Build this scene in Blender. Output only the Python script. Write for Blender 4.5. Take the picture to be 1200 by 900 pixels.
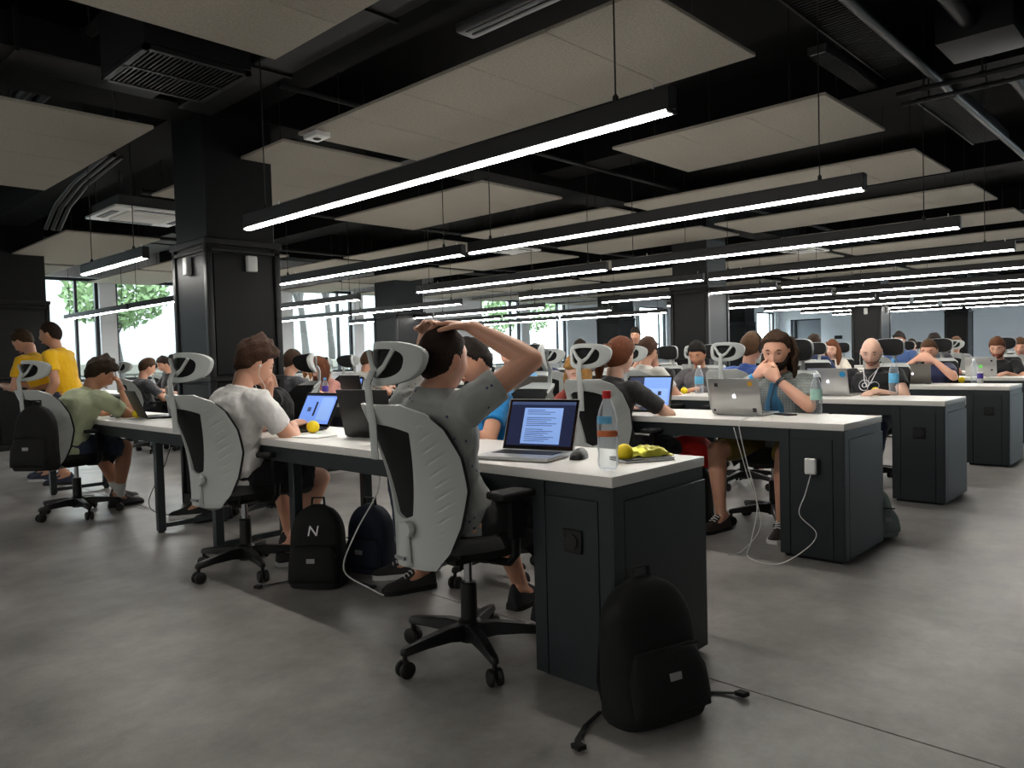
import bpy, bmesh, math, random
import numpy as np
from mathutils import Vector, Matrix

scene = bpy.context.scene
for _o in list(bpy.data.objects):
    bpy.data.objects.remove(_o, do_unlink=True)
COL = scene.collection
R = math.radians
random.seed(7)
RNG = np.random.default_rng(7)

# ------------------------------------------------------------------ camera
CAM_H = 1.141
yaw, pitch, roll = R(43.53), R(-2.16), R(-1.55)
Fv = Vector((math.cos(yaw)*math.cos(pitch), math.sin(yaw)*math.cos(pitch), math.sin(pitch)))
Rv = Vector((math.sin(yaw), -math.cos(yaw), 0))
Uv = Rv.cross(Fv)
Rv, Uv = Rv*math.cos(roll)+Uv*math.sin(roll), -Rv*math.sin(roll)+Uv*math.cos(roll)
cd = bpy.data.cameras.new('camera')
cam = bpy.data.objects.new('camera', cd)
COL.objects.link(cam)
cam.matrix_world = Matrix(((Rv.x, Uv.x, -Fv.x, 0), (Rv.y, Uv.y, -Fv.y, 0), (Rv.z, Uv.z, -Fv.z, CAM_H), (0, 0, 0, 1)))
cd.sensor_fit = 'HORIZONTAL'; cd.sensor_width = 36.0; cd.lens = 36.0*885.0/1200.0
cd.clip_start = 0.05; cd.clip_end = 300
scene.camera = cam

# ------------------------------------------------------------------ world, exposure
w = bpy.data.worlds.new('overcast_sky'); scene.world = w; w.use_nodes = True
bg = w.node_tree.nodes['Background']
bg.inputs[0].default_value = (0.86, 0.94, 1.0, 1); bg.inputs[1].default_value = 9.5
LAMP_EMIT = 64.0
scene.view_settings.view_transform = 'Standard'
scene.view_settings.look = 'None'
scene.view_settings.exposure = 0.3
scene.view_settings.gamma = 1.0
scene.view_settings.use_curve_mapping = False

# ------------------------------------------------------------------ materials
def s2l(c):
    return tuple(((v/12.92) if v <= .04045 else ((v+.055)/1.055)**2.4) for v in c)
MATS = {}
def mat(name, rgb=(.5, .5, .5), rough=.5, metal=0.0, noise=0.0, nscale=20.0, bump=0.0, bscale=60.0, emit=0.0, spec=.5,
        trans=0.0, alpha=1.0, ior=1.45, sheen=0.0, coat=0.0):
    if name in MATS: return MATS[name]
    m = bpy.data.materials.new(name); m.use_nodes = True
    nt = m.node_tree; b = nt.nodes['Principled BSDF']
    col = s2l(rgb)
    b.inputs['Base Color'].default_value = (*col, 1)
    b.inputs['Roughness'].default_value = rough; b.inputs['Metallic'].default_value = metal
    b.inputs['Specular IOR Level'].default_value = spec; b.inputs['IOR'].default_value = ior
    b.inputs['Transmission Weight'].default_value = trans; b.inputs['Alpha'].default_value = alpha
    b.inputs['Sheen Weight'].default_value = sheen; b.inputs['Coat Weight'].default_value = coat
    if emit:
        b.inputs['Emission Color'].default_value = (*col, 1); b.inputs['Emission Strength'].default_value = emit
    if noise or bump:
        tc = nt.nodes.new('ShaderNodeTexCoord')
    if noise:
        n = nt.nodes.new('ShaderNodeTexNoise'); n.inputs['Scale'].default_value = nscale; n.inputs['Detail'].default_value = 5
        nt.links.new(tc.outputs['Object'], n.inputs['Vector'])
        mr = nt.nodes.new('ShaderNodeMapRange'); mr.inputs[3].default_value = 1-noise; mr.inputs[4].default_value = 1+noise
        nt.links.new(n.outputs['Fac'], mr.inputs[0])
        mx = nt.nodes.new('ShaderNodeMix'); mx.data_type = 'RGBA'; mx.blend_type = 'MULTIPLY'; mx.inputs[0].default_value = 1
        mx.inputs[6].default_value = (*col, 1); nt.links.new(mr.outputs[0], mx.inputs[7])
        nt.links.new(mx.outputs[2], b.inputs['Base Color'])
    if bump:
        n2 = nt.nodes.new('ShaderNodeTexNoise'); n2.inputs['Scale'].default_value = bscale; n2.inputs['Detail'].default_value = 4
        nt.links.new(tc.outputs['Object'], n2.inputs['Vector'])
        bp = nt.nodes.new('ShaderNodeBump'); bp.inputs['Strength'].default_value = bump; bp.inputs['Distance'].default_value = .01
        nt.links.new(n2.outputs['Fac'], bp.inputs['Height']); nt.links.new(bp.outputs[0], b.inputs['Normal'])
    MATS[name] = m
    return m

def nodes(m): return m.node_tree.nodes, m.node_tree.links, m.node_tree.nodes['Principled BSDF']

# concrete floor: blotchy, lightly polished
fl = mat('polished_concrete', (.47, .455, .44), .42, spec=.45)
N, L, B = nodes(fl)
tc = N.new('ShaderNodeTexCoord')
n1 = N.new('ShaderNodeTexNoise'); n1.inputs['Scale'].default_value = 1.3; n1.inputs['Detail'].default_value = 9; n1.inputs['Roughness'].default_value = .65
n2 = N.new('ShaderNodeTexNoise'); n2.inputs['Scale'].default_value = 4; n2.inputs['Detail'].default_value = 10; n2.inputs['Roughness'].default_value = .74
n3 = N.new('ShaderNodeTexNoise'); n3.inputs['Scale'].default_value = 160; n3.inputs['Detail'].default_value = 3
for n in (n1, n2, n3): L.new(tc.outputs['Object'], n.inputs['Vector'])
cr = N.new('ShaderNodeValToRGB'); cr.color_ramp.elements[0].position = .26; cr.color_ramp.elements[1].position = .76
cr.color_ramp.elements[0].color = (*s2l((.30, .29, .28)), 1); cr.color_ramp.elements[1].color = (*s2l((.68, .665, .65)), 1)
ad = N.new('ShaderNodeMath'); ad.operation = 'MULTIPLY_ADD'; ad.inputs[1].default_value = .45
L.new(n2.outputs['Fac'], ad.inputs[0])
sb = N.new('ShaderNodeMath'); sb.operation = 'MULTIPLY_ADD'; sb.inputs[1].default_value = .65; sb.inputs[2].default_value = -.06
L.new(n1.outputs['Fac'], sb.inputs[0]); L.new(sb.outputs[0], ad.inputs[2]); L.new(ad.outputs[0], cr.inputs[0]); L.new(cr.outputs[0], B.inputs['Base Color'])
mr = N.new('ShaderNodeMapRange'); mr.inputs[1].default_value = 0; mr.inputs[2].default_value = 1; mr.inputs[3].default_value = .26; mr.inputs[4].default_value = .5
L.new(n2.outputs['Fac'], mr.inputs[0]); L.new(mr.outputs[0], B.inputs['Roughness'])
bp = N.new('ShaderNodeBump'); bp.inputs['Strength'].default_value = .12; bp.inputs['Distance'].default_value = .01
L.new(n3.outputs['Fac'], bp.inputs['Height']); L.new(bp.outputs[0], B.inputs['Normal'])

mat('dark_joint', (.16, .16, .16), .9)
mat('black_ceiling', (.028, .029, .031), .8, spec=.2, noise=.2, nscale=2)
mat('ceiling_pipe', (.085, .088, .092), .55, spec=.25, noise=.15)
mat('dark_duct', (.06, .063, .067), .55, spec=.25, noise=.2, nscale=4)
mat('grey_duct', (.17, .172, .175), .5, noise=.1)
mat('wood_wool', (.60, .575, .53), .95, noise=.34, nscale=70, bump=.8, bscale=260)
mat('panel_edge', (.50, .48, .44), .9)
mat('column_black', (.078, .080, .086), .45, spec=.22, noise=.12, nscale=3, bump=.03, bscale=40)
mat('column_trim', (.11, .113, .12), .42, spec=.3)
mat('white_plastic', (.83, .83, .82), .4)
mat('lamp_black', (.07, .07, .075), .45)
mat('lamp_light', (1, .985, .955), .5, emit=LAMP_EMIT)
mat('wire', (.22, .22, .22), .4, metal=.6)
mat('wire_black', (.04, .04, .04), .5)
mat('white_wall', (.86, .87, .88), .8, noise=.03, nscale=2)
mat('grey_wall', (.90, .905, .925), .8, noise=.04, nscale=2)
mat('grey_door', (.50, .52, .55), .5)
mat('window_frame', (.12, .13, .15), .4)
mat('ceiling_white', (.8, .8, .79), .85)
mat('desk_white', (.86, .85, .83), .38, noise=.02, nscale=6)
mat('desk_edge', (.78, .775, .755), .45)
mat('desk_dark', (.125, .148, .162), .45, noise=.08, nscale=5)
mat('desk_leg', (.13, .155, .165), .4)
mat('socket_black', (.06, .06, .065), .4)
mat('chair_white', (.70, .715, .705), .42)
mat('chair_black', (.055, .055, .06), .75, bump=.15, bscale=300)
mat('chair_mesh', (.045, .047, .055), .85, bump=.3, bscale=500)
mat('chair_base', (.06, .06, .065), .4)
mat('chrome', (.75, .76, .78), .18, metal=1)
mat('rubber', (.035, .035, .035), .6)
mat('silver', (.72, .72, .715), .34, metal=.75)
mat('silver_dark', (.45, .44, .42), .35, metal=.7)
mat('laptop_black', (.10, .10, .105), .38)
mat('laptop_brown', (.36, .33, .31), .4, metal=.3)
mat('keys', (.05, .05, .055), .5)
mat('bezel', (.02, .02, .025), .2)
mat('scr_navy', (.09, .13, .26), .4, emit=.35)
mat('scr_page', (.50, .63, .86), .4, emit=.55)
mat('scr_text', (.24, .31, .47), .4, emit=.3)
mat('scr_blue', (.42, .56, .87), .4, emit=.55)
mat('scr_dark', (.03, .035, .06), .3, emit=.1)
mat('logo_white', (.97, .97, 1), .3, emit=1.1)
mat('logo_grey', (.42, .42, .41), .4)
mat('ball_yellow', (.93, .82, .08), .55, bump=.1)
mat('foil', (.80, .78, .30), .3, metal=.55, noise=.35, nscale=25)
mat('paper', (.92, .92, .91), .8)
mat('notebook_black', (.07, .07, .07), .6)
mat('cap_red', (.78, .10, .11), .45)
mat('cap_white', (.88, .9, .92), .45)
mat('cap_blue', (.35, .62, .82), .45)
mat('label_blue', (.38, .68, .84), .5, noise=.35, nscale=30)
mat('label_green', (.62, .78, .72), .5, noise=.2, nscale=30)
mat('label_orange', (.80, .42, .24), .5)
mat('label_purple', (.26, .18, .55), .5)
mat('backpack_black', (.032, .032, .035), .85, bump=.2, bscale=200, noise=.2, nscale=10)
mat('strap_black', (.03, .03, .033), .8)
mat('patch_grey', (.55, .55, .55), .7)
mat('print_white', (.9, .9, .9), .7)
mat('bag_grey', (.42, .47, .46), .85, noise=.2, nscale=12)
mat('bag_blue', (.10, .13, .19), .85, noise=.2)
mat('bag_red', (.78, .12, .10), .7, noise=.25, nscale=14)
mat('cable_white', (.84, .84, .83), .45)
mat('cable_black', (.04, .04, .04), .5)
mat('sticker_blue', (.18, .58, .80), .5); mat('sticker_yellow', (.82, .62, .16), .5); mat('sticker_dark', (.14, .14, .16), .5)
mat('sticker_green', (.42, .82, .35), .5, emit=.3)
mat('concrete_wall', (.56, .57, .57), .9, noise=.12, nscale=1.2)
mat('ext_ground', (.55, .56, .52), .9, noise=.2)
mat('leaf', (.36, .44, .29), .8, noise=.3, nscale=3)
mat('bark', (.24, .23, .22), .9, noise=.3)
mat('stone', (.45, .44, .41), .9, noise=.2)
g = bpy.data.materials.new('window_glass'); g.use_nodes = True; MATS['window_glass'] = g
nt = g.node_tree; nt.nodes.remove(nt.nodes['Principled BSDF'])
tr = nt.nodes.new('ShaderNodeBsdfTransparent'); tr.inputs[0].default_value = (.93, .97, .97, 1)
gl = nt.nodes.new('ShaderNodeBsdfGlossy'); gl.inputs['Roughness'].default_value = .02
mxs = nt.nodes.new('ShaderNodeMixShader'); mxs.inputs[0].default_value = .004
nt.links.new(tr.outputs[0], mxs.inputs[1]); nt.links.new(gl.outputs[0], mxs.inputs[2]); nt.links.new(mxs.outputs[0], nt.nodes['Material Output'].inputs[0])

g = bpy.data.materials.new('bottle_plastic'); g.use_nodes = True; MATS['bottle_plastic'] = g
nt = g.node_tree; pb = nt.nodes['Principled BSDF']; pb.inputs['Base Color'].default_value = (.9, .95, 1, 1); pb.inputs['Roughness'].default_value = .06
tr = nt.nodes.new('ShaderNodeBsdfTransparent'); tr.inputs[0].default_value = (.93, .96, .98, 1)
mxs = nt.nodes.new('ShaderNodeMixShader'); lw = nt.nodes.new('ShaderNodeLayerWeight'); lw.inputs[0].default_value = .35
mb_ = nt.nodes.new('ShaderNodeMath'); mb_.operation = 'MULTIPLY_ADD'; mb_.inputs[1].default_value = .55; mb_.inputs[2].default_value = .10
nt.links.new(lw.outputs['Facing'], mb_.inputs[0]); nt.links.new(mb_.outputs[0], mxs.inputs[0])
nt.links.new(tr.outputs[0], mxs.inputs[1]); nt.links.new(pb.outputs[0], mxs.inputs[2]); nt.links.new(mxs.outputs[0], nt.nodes['Material Output'].inputs[0])

def cloth(name, rgb, kind=None, rgb2=None, scale=60.0):
    """woven fabric; kind adds flat print: 'speckle', 'plaid', 'ring'"""
    if name in MATS: return MATS[name]
    m = mat(name, rgb, .88, noise=.07, nscale=9, bump=.15, bscale=220, sheen=.15)
    if kind:
        N, L, B = nodes(m)
        src = B.inputs['Base Color'].links[0].from_socket
        tc = N.new('ShaderNodeTexCoord'); mx = N.new('ShaderNodeMix'); mx.data_type = 'RGBA'
        mx.inputs[7].default_value = (*s2l(rgb2), 1); L.new(src, mx.inputs[6])
        if kind == 'speckle':
            v = N.new('ShaderNodeTexVoronoi'); v.inputs['Scale'].default_value = scale; L.new(tc.outputs['Object'], v.inputs['Vector'])
            n = N.new('ShaderNodeTexNoise'); n.inputs['Scale'].default_value = scale*.35; L.new(tc.outputs['Object'], n.inputs['Vector'])
            a = N.new('ShaderNodeMath'); a.operation = 'LESS_THAN'; a.inputs[1].default_value = .22; L.new(v.outputs['Distance'], a.inputs[0])
            c = N.new('ShaderNodeMath'); c.operation = 'GREATER_THAN'; c.inputs[1].default_value = .54; L.new(n.outputs['Fac'], c.inputs[0])
            d = N.new('ShaderNodeMath'); d.operation = 'MULTIPLY'; L.new(a.outputs[0], d.inputs[0]); L.new(c.outputs[0], d.inputs[1])
            L.new(d.outputs[0], mx.inputs[0])
        elif kind == 'plaid':
            outs = []
            for ax in ('Y', 'Z'):
                wv = N.new('ShaderNodeTexWave'); wv.bands_direction = ax; wv.inputs['Scale'].default_value = scale/6.283
                L.new(tc.outputs['Object'], wv.inputs['Vector'])
                a = N.new('ShaderNodeMath'); a.operation = 'GREATER_THAN'; a.inputs[1].default_value = .6; L.new(wv.outputs['Fac'], a.inputs[0]); outs.append(a)
            d = N.new('ShaderNodeMath'); d.operation = 'ADD'; L.new(outs[0].outputs[0], d.inputs[0]); L.new(outs[1].outputs[0], d.inputs[1])
            e = N.new('ShaderNodeMath'); e.operation = 'MULTIPLY'; e.inputs[1].default_value = .5; L.new(d.outputs[0], e.inputs[0]); L.new(e.outputs[0], mx.inputs[0])
        L.new(mx.outputs[2], B.inputs['Base Color'])
    return m

def skin(name, rgb):
    if name in MATS: return MATS[name]
    m = mat(name, rgb, .5, noise=.06, nscale=18, bump=.05, bscale=150)
    B = nodes(m)[2]; B.inputs['Subsurface Weight'].default_value = .12; B.inputs['Subsurface Radius'].default_value = (.012, .005, .003)
    return m

def hairmat(name, rgb):
    if name in MATS: return MATS[name]
    return mat(name, rgb, .68, noise=.6, nscale=90, bump=.9, bscale=160, spec=.22)

# ------------------------------------------------------------------ mesh helpers
def V(*a): return np.array(a, float)
def unit(v):
    v = np.asarray(v, float); n = np.linalg.norm(v)
    return v/n if n > 1e-9 else v

class MB:
    def __init__(s): s.v = []; s.f = []; s.m = []; s.cur = 0
    def add(s, verts, faces):
        o = len(s.v); s.v += [tuple(map(float, p)) for p in verts]
        for f in faces: s.f.append(tuple(i+o for i in f)); s.m.append(s.cur)
        return s
    def box(s, lo, hi):
        x0, y0, z0 = lo; x1, y1, z1 = hi
        return s.add([(x0, y0, z0), (x1, y0, z0), (x1, y1, z0), (x0, y1, z0), (x0, y0, z1), (x1, y0, z1), (x1, y1, z1), (x0, y1, z1)],
                     [(0, 3, 2, 1), (4, 5, 6, 7), (0, 1, 5, 4), (1, 2, 6, 5), (2, 3, 7, 6), (3, 0, 4, 7)])
    def cbox(s, c, d): return s.box([c[i]-d[i]/2 for i in range(3)], [c[i]+d[i]/2 for i in range(3)])
    def obox(s, c, ax, d):
        """oriented box: ax = three axis vectors, d = full sizes"""
        c = np.asarray(c, float); ax = [unit(a) for a in ax]; P = []
        for sz in (-1, 1):
            for sx, sy in ((-1, -1), (1, -1), (1, 1), (-1, 1)):
                P.append(c+ax[0]*sx*d[0]/2+ax[1]*sy*d[1]/2+ax[2]*sz*d[2]/2)
        return s.add(P, [(0, 3, 2, 1), (4, 5, 6, 7), (0, 1, 5, 4), (1, 2, 6, 5), (2, 3, 7, 6), (3, 0, 4, 7)])
    def quad(s, a, b, c, d): return s.add([a, b, c, d], [(0, 1, 2, 3)])
    def rings(s, rings, close=True):
        n = len(rings[0]); vs = [p for r in rings for p in r]; fs = []
        for i in range(len(rings)-1):
            for j in range(n):
                k = (j+1) % n
                fs.append((i*n+j, i*n+k, (i+1)*n+k, (i+1)*n+j))
        if close:
            fs.append(tuple(range(n-1, -1, -1))); fs.append(tuple((len(rings)-1)*n+j for j in range(n)))
        return s.add(vs, fs)
    def tube(s, pts, r, n=8, side=None, round_ends=False, flat=1.0):
        """tube through pts; r scalar / list of r or (ra, rb) (ra along side, rb across)"""
        P = [np.asarray(p, float) for p in pts]; k = len(P)
        rr = [r]*k if np.isscalar(r) else list(r)
        rr = [(x, x*flat) if np.isscalar(x) else x for x in rr]
        T = [unit(P[min(i+1, k-1)]-P[max(i-1, 0)]) for i in range(k)]
        if side is None:
            a = V(0, 0, 1) if abs(T[0][2]) < .9 else V(1, 0, 0)
            side = unit(np.cross(a, T[0]))
        sd = np.asarray(side, float); RG = []
        frames = []
        for i in range(k):
            sd = unit(sd-T[i]*np.dot(sd, T[i])); frames.append((sd, np.cross(T[i], sd)))
        def ring(p, fr, a, b): return [p+fr[0]*a*math.cos(t)+fr[1]*b*math.sin(t) for t in (2*math.pi*j/n for j in range(n))]
        if round_ends:
            for q in (.97, .75, .4):
                c = math.sqrt(1-q*q); m_ = min(rr[0]); RG.append(ring(P[0]-T[0]*m_*q, frames[0], rr[0][0]*c, rr[0][1]*c))
        for i in range(k): RG.append(ring(P[i], frames[i], *rr[i]))
        if round_ends:
            for q in (.4, .75, .97):
                c = math.sqrt(1-q*q); m_ = min(rr[-1]); RG.append(ring(P[-1]+T[-1]*m_*q, frames[-1], rr[-1][0]*c, rr[-1][1]*c))
        return s.rings(RG)
    def lathe(s, prof, c=(0, 0, 0), n=20, axis='z'):
        RG = []
        for r_, h in prof:
            ring = []
            for j in range(n):
                t = 2*math.pi*j/n; a, b = r_*math.cos(t), r_*math.sin(t)
                p = (a, b, h) if axis == 'z' else ((h, a, b) if axis == 'x' else (b, h, a))
                ring.append((p[0]+c[0], p[1]+c[1], p[2]+c[2]))
            RG.append(ring)
        return s.rings(RG)
    def ellipsoid(s, c, rad, M=None, n=16, m=10):
        RG = []
        for i in range(m+1):
            a = math.pi*(i+.02)/(m+.04)
            ring = []
            for j in range(n):
                t = 2*math.pi*j/n
                p = V(rad[0]*math.sin(a)*math.cos(t), rad[1]*math.sin(a)*math.sin(t), -rad[2]*math.cos(a))
                if M is not None: p = M@p
                ring.append(p+np.asarray(c, float))
            RG.append(ring)
        return s.rings(RG)
    def grid(s, fn, nu, nv, thick=0.0, keep=None):
        """fn(u, v) -> point, u,v in 0..1; thick>0 gives a closed shell; keep(u, v) masks cells"""
        G = np.array([[fn(i/nu, j/nv) for j in range(nv+1)] for i in range(nu+1)], float)
        du = np.gradient(G, axis=0); dv = np.gradient(G, axis=1)
        nn = np.cross(du, dv); nn /= np.maximum(np.linalg.norm(nn, axis=2, keepdims=True), 1e-9)
        K = np.array([[True if keep is None else keep((i+.5)/nu, (j+.5)/nv) for j in range(nv)] for i in range(nu)])
        W = nv+1; A = G.reshape(-1, 3)
        fs = []
        for i in range(nu):
            for j in range(nv):
                if K[i, j]: fs.append((i*W+j, (i+1)*W+j, (i+1)*W+j+1, i*W+j+1))
        if not thick: return s.add(A, fs)
        Bk = (G-nn*thick).reshape(-1, 3); o = len(A); f2 = list(fs)
        for f in fs: f2.append(tuple(x+o for x in reversed(f)))
        def side(a, b): f2.append((b, a, a+o, b+o))
        for i in range(nu):
            for j in range(nv):
                if not K[i, j]: continue
                a, b, c, d = i*W+j, (i+1)*W+j, (i+1)*W+j+1, i*W+j+1
                if j == 0 or not K[i, j-1]: side(a, b)
                if i == nu-1 or not K[i+1, j]: side(b, c)
                if j == nv-1 or not K[i, j+1]: side(c, d)
                if i == 0 or not K[i-1, j]: side(d, a)
        return s.add(np.vstack([A, Bk]), f2)
    def mesh(s, name, mats):
        me = bpy.data.meshes.new(name); me.from_pydata(s.v, [], s.f)
        used = {}
        for x in mats: me.materials.append(MATS[x] if isinstance(x, str) else x)
        if any(s.m): me.polygons.foreach_set('material_index', s.m)
        me.update()
        return me
    def build(s, name, mats, parent=None, smooth=None, bevel=0.0, seg=2, clean=True):
        if isinstance(mats, str) or not isinstance(mats, (list, tuple)): mats = [mats]
        me = s.mesh(name, mats)
        if clean:
            bm = bmesh.new(); bm.from_mesh(me)
            used = [v for v in bm.verts if not v.link_faces]
            if used: bmesh.ops.delete(bm, geom=used, context='VERTS')
            bmesh.ops.recalc_face_normals(bm, faces=bm.faces)
            if bevel:
                ed = [e for e in bm.edges if len(e.link_faces) == 2 and e.calc_face_angle(0) > .6]
                bmesh.ops.bevel(bm, geom=ed, offset=bevel, segments=seg, profile=.6, affect='EDGES', clamp_overlap=True)
            bm.to_mesh(me); bm.free()
        if smooth or bevel:
            me.polygons.foreach_set('use_smooth', [True]*len(me.polygons))
            me.set_sharp_from_angle(angle=R(smooth if smooth else 40))
        return link(name, me, parent)

def link(name, me, parent=None):
    o = bpy.data.objects.new(name, me); COL.objects.link(o)
    if parent is not None: o.parent = parent
    return o
def tag(o, label, cat, group=None, kind=None):
    o['label'] = label; o['category'] = cat
    if group: o['group'] = group
    if kind: o['kind'] = kind
    return o
def thing(name, label, cat, loc=(0, 0, 0), rz=0.0, group=None):
    o = bpy.data.objects.new(name, None); COL.objects.link(o)
    o.empty_display_size = .1
    o.location = loc; o.rotation_euler = (0, 0, rz)
    return tag(o, label, cat, group)
def struct(o): o['kind'] = 'structure'; return o
CHILD = {}
def copy_tree(o, parent=None, skip=()):
    c = o.copy(); COL.objects.link(c); c.parent = parent
    for ch in list(o.children):
        if ch.name.split('.')[0] in skip: continue
        copy_tree(ch, c, skip)
    return c
def text_mesh(s, size, name, m, parent, M, extrude=.001):
    """flat lettering on a thing, turned into a mesh"""
    cu = bpy.data.curves.new(name, 'FONT'); cu.body = s; cu.size = size; cu.extrude = extrude; cu.shear = .25; cu.align_x = 'CENTER'; cu.align_y = 'CENTER'
    t = bpy.data.objects.new(name, cu); COL.objects.link(t)
    dg = bpy.context.evaluated_depsgraph_get(); dg.update()
    me = bpy.data.meshes.new_from_object(t.evaluated_get(dg)); bpy.data.objects.remove(t); bpy.data.curves.remove(cu)
    me.materials.clear(); me.materials.append(MATS[m])
    o = link(name, me, parent); o.matrix_local = M
    return o
ORD = ['first', 'second', 'third', 'fourth', 'fifth', 'sixth', 'seventh', 'eighth', 'ninth', 'tenth', 'eleventh', 'twelfth', 'thirteenth', 'fourteenth', 'fifteenth', 'sixteenth', 'seventeenth']
# ================================================================== SETTING
X0, X1, Y0, Y1, ZC = -4.0, 36.0, -4.0, 16.0, 3.55
fb = MB().box((X0, Y0, -.2), (X1, Y1, -.012)).build('floor', 'dark_joint'); struct(fb)
xs = [X0, 2.33, 9.8, 17.3, 24.8, 32.3, X1]; ys = [Y0, 9.2, Y1]
for i in range(len(xs)-1):
    for j in range(len(ys)-1):
        g_ = .004
        MB().box((xs[i]+g_, ys[j]+g_, -.012), (xs[i+1]-g_, ys[j+1]-g_, 0)).build('slab', 'polished_concrete', fb)
cb = MB().box((X0, Y0, ZC), (X1, Y1, ZC+.2)).build('ceiling', 'black_ceiling'); struct(cb)
for k, x in enumerate((-1.0, 2.65, 6.4, 10.1, 13.8, 17.6, 21.4, 25.2, 29)):      # downstand beams across the ceiling
    MB().box((x, Y0, 3.15), (x+.45, Y1, ZC)).build('beam', 'black_ceiling', cb)
for k, y in enumerate((5.5, 12.4)):
    MB().box((X0, y+.08, 3.05), (X1, y+.53, ZC)).build('beam', 'black_ceiling', cb)

# window wall
WIN = [(-2.7, -1.0), (-.65, 1.05), (3.4, 5.22), (5.52, 7.25), (9.41, 11.12), (11.42, 13.2), (15.65, 17.35), (17.72, 19.6), (21.95, 23.6), (23.9, 25.75), (28.1, 29.8), (30.1, 31.9), (33.6, 35.55)]
ZS, ZT = .85, 2.86
wb = MB()
wb.box((X0, Y1, 0), (X1, Y1+.3, ZS)).box((X0, Y1, ZT), (X1, Y1+.3, ZC))
px_ = X0
for a, b in WIN:
    wb.box((px_, Y1, ZS), (a, Y1+.3, ZT)); px_ = b
wb.box((px_, Y1, ZS), (X1, Y1+.3, ZT))
struct(wb.build('wall_back', 'white_wall'))
for k, (a, b) in enumerate(WIN):
    f = MB(); t = .06
    for lo, hi in (((a, ZS), (a+t, ZT)), ((b-t, ZS), (b, ZT)), ((a, ZS), (b, ZS+t)), ((a, ZT-t), (b, ZT))):
        f.box((lo[0], Y1+.08, lo[1]), (hi[0], Y1+.16, hi[1]))
    wo = struct(f.build('window_%d' % (k+1), 'window_frame', bevel=.004, seg=1))
    MB().box((b-.42, Y1+.085, ZS+t), (b-.37, Y1+.155, ZT-t)).build('mullion', 'window_frame', wo)
    MB().box((a+t, Y1+.118, ZS+t), (b-.42, Y1+.124, ZT-t)).build('pane', 'window_glass', wo)
    MB().box((b-.37, Y1+.118, ZS+t), (b-t, Y1+.124, ZT-t)).build('pane', 'window_glass', wo)
    MB().box((a-.05, Y1-.10, ZS-.04), (b+.05, Y1+.08, ZS)).build('sill', 'white_plastic', wo, bevel=.006)
dx0, dx1 = 13.98, 15.45
wr = MB().box((X1, Y0, 0), (X1+.3, dx0, ZC)).box((X1, dx1, 0), (X1+.3, Y1, ZC)).box((X1, dx0, 2.5), (X1+.3, dx1, ZC))
struct(wr.build('wall_right', 'grey_wall'))
dr = struct(MB().box((X1+.12, dx0, 0), (X1+.17, dx1, 2.5)).build('door_1', 'grey_door'))
MB().box((X1+.02, dx1-.25, 0), (X1+.115, dx1-.18, 2.44)).box((X1+.02, dx0, 2.44), (X1+.115, dx1, 2.5)).build('door_frame', 'column_trim', dr)
MB().tube([(X1+.10, dx0+.15, 1.05), (X1+.07, dx0+.15, 1.05), (X1+.07, dx0+.28, 1.05)], .012).build('door_handle', 'chrome', dr)
struct(MB().box((X0-.3, Y0, 0), (X0, Y1, ZC)).build('wall_left', 'white_wall'))
FW = [(18.4, 20.7), (21.0, 23.6), (23.9, 26.5), (26.8, 29.4), (29.7, 32.3), (32.6, 35.7)]
wf = MB().box((X0, Y0-.3, 0), (X1, Y0, ZS)).box((X0, Y0-.3, ZT), (X1, Y0, ZC)); px_ = X0
for a, b in FW: wf.box((px_, Y0-.3, ZS), (a, Y0, ZT)); px_ = b
wf.box((px_, Y0-.3, ZS), (X1, Y0, ZT)); struct(wf.build('wall_front', 'white_wall'))
for k, (a, b) in enumerate(FW):
    f = MB(); t = .06
    for lo, hi in (((a, ZS), (a+t, ZT)), ((b-t, ZS), (b, ZT)), ((a, ZS), (b, ZS+t)), ((a, ZT-t), (b, ZT))):
        f.box((lo[0], Y0-.16, lo[1]), (hi[0], Y0-.08, hi[1]))
    wo = struct(f.build('window_%d' % (k+20), 'window_frame'))
    MB().box((a+t, Y0-.124, ZS+t), (b-t, Y0-.118, ZT-t)).build('pane', 'window_glass', wo)
struct(MB().box((X1-.02, Y0, 0), (X1, dx0, .09)).build('baseboard_right', 'column_trim'))
tag(MB().box((X1-.03, 13.0, 1.5), (X1-.002, 13.35, 1.66)).build('wall_switch_box', 'column_trim', bevel=.005), 'small dark box fixed on the grey end wall beside the door', 'switch box')

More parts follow.
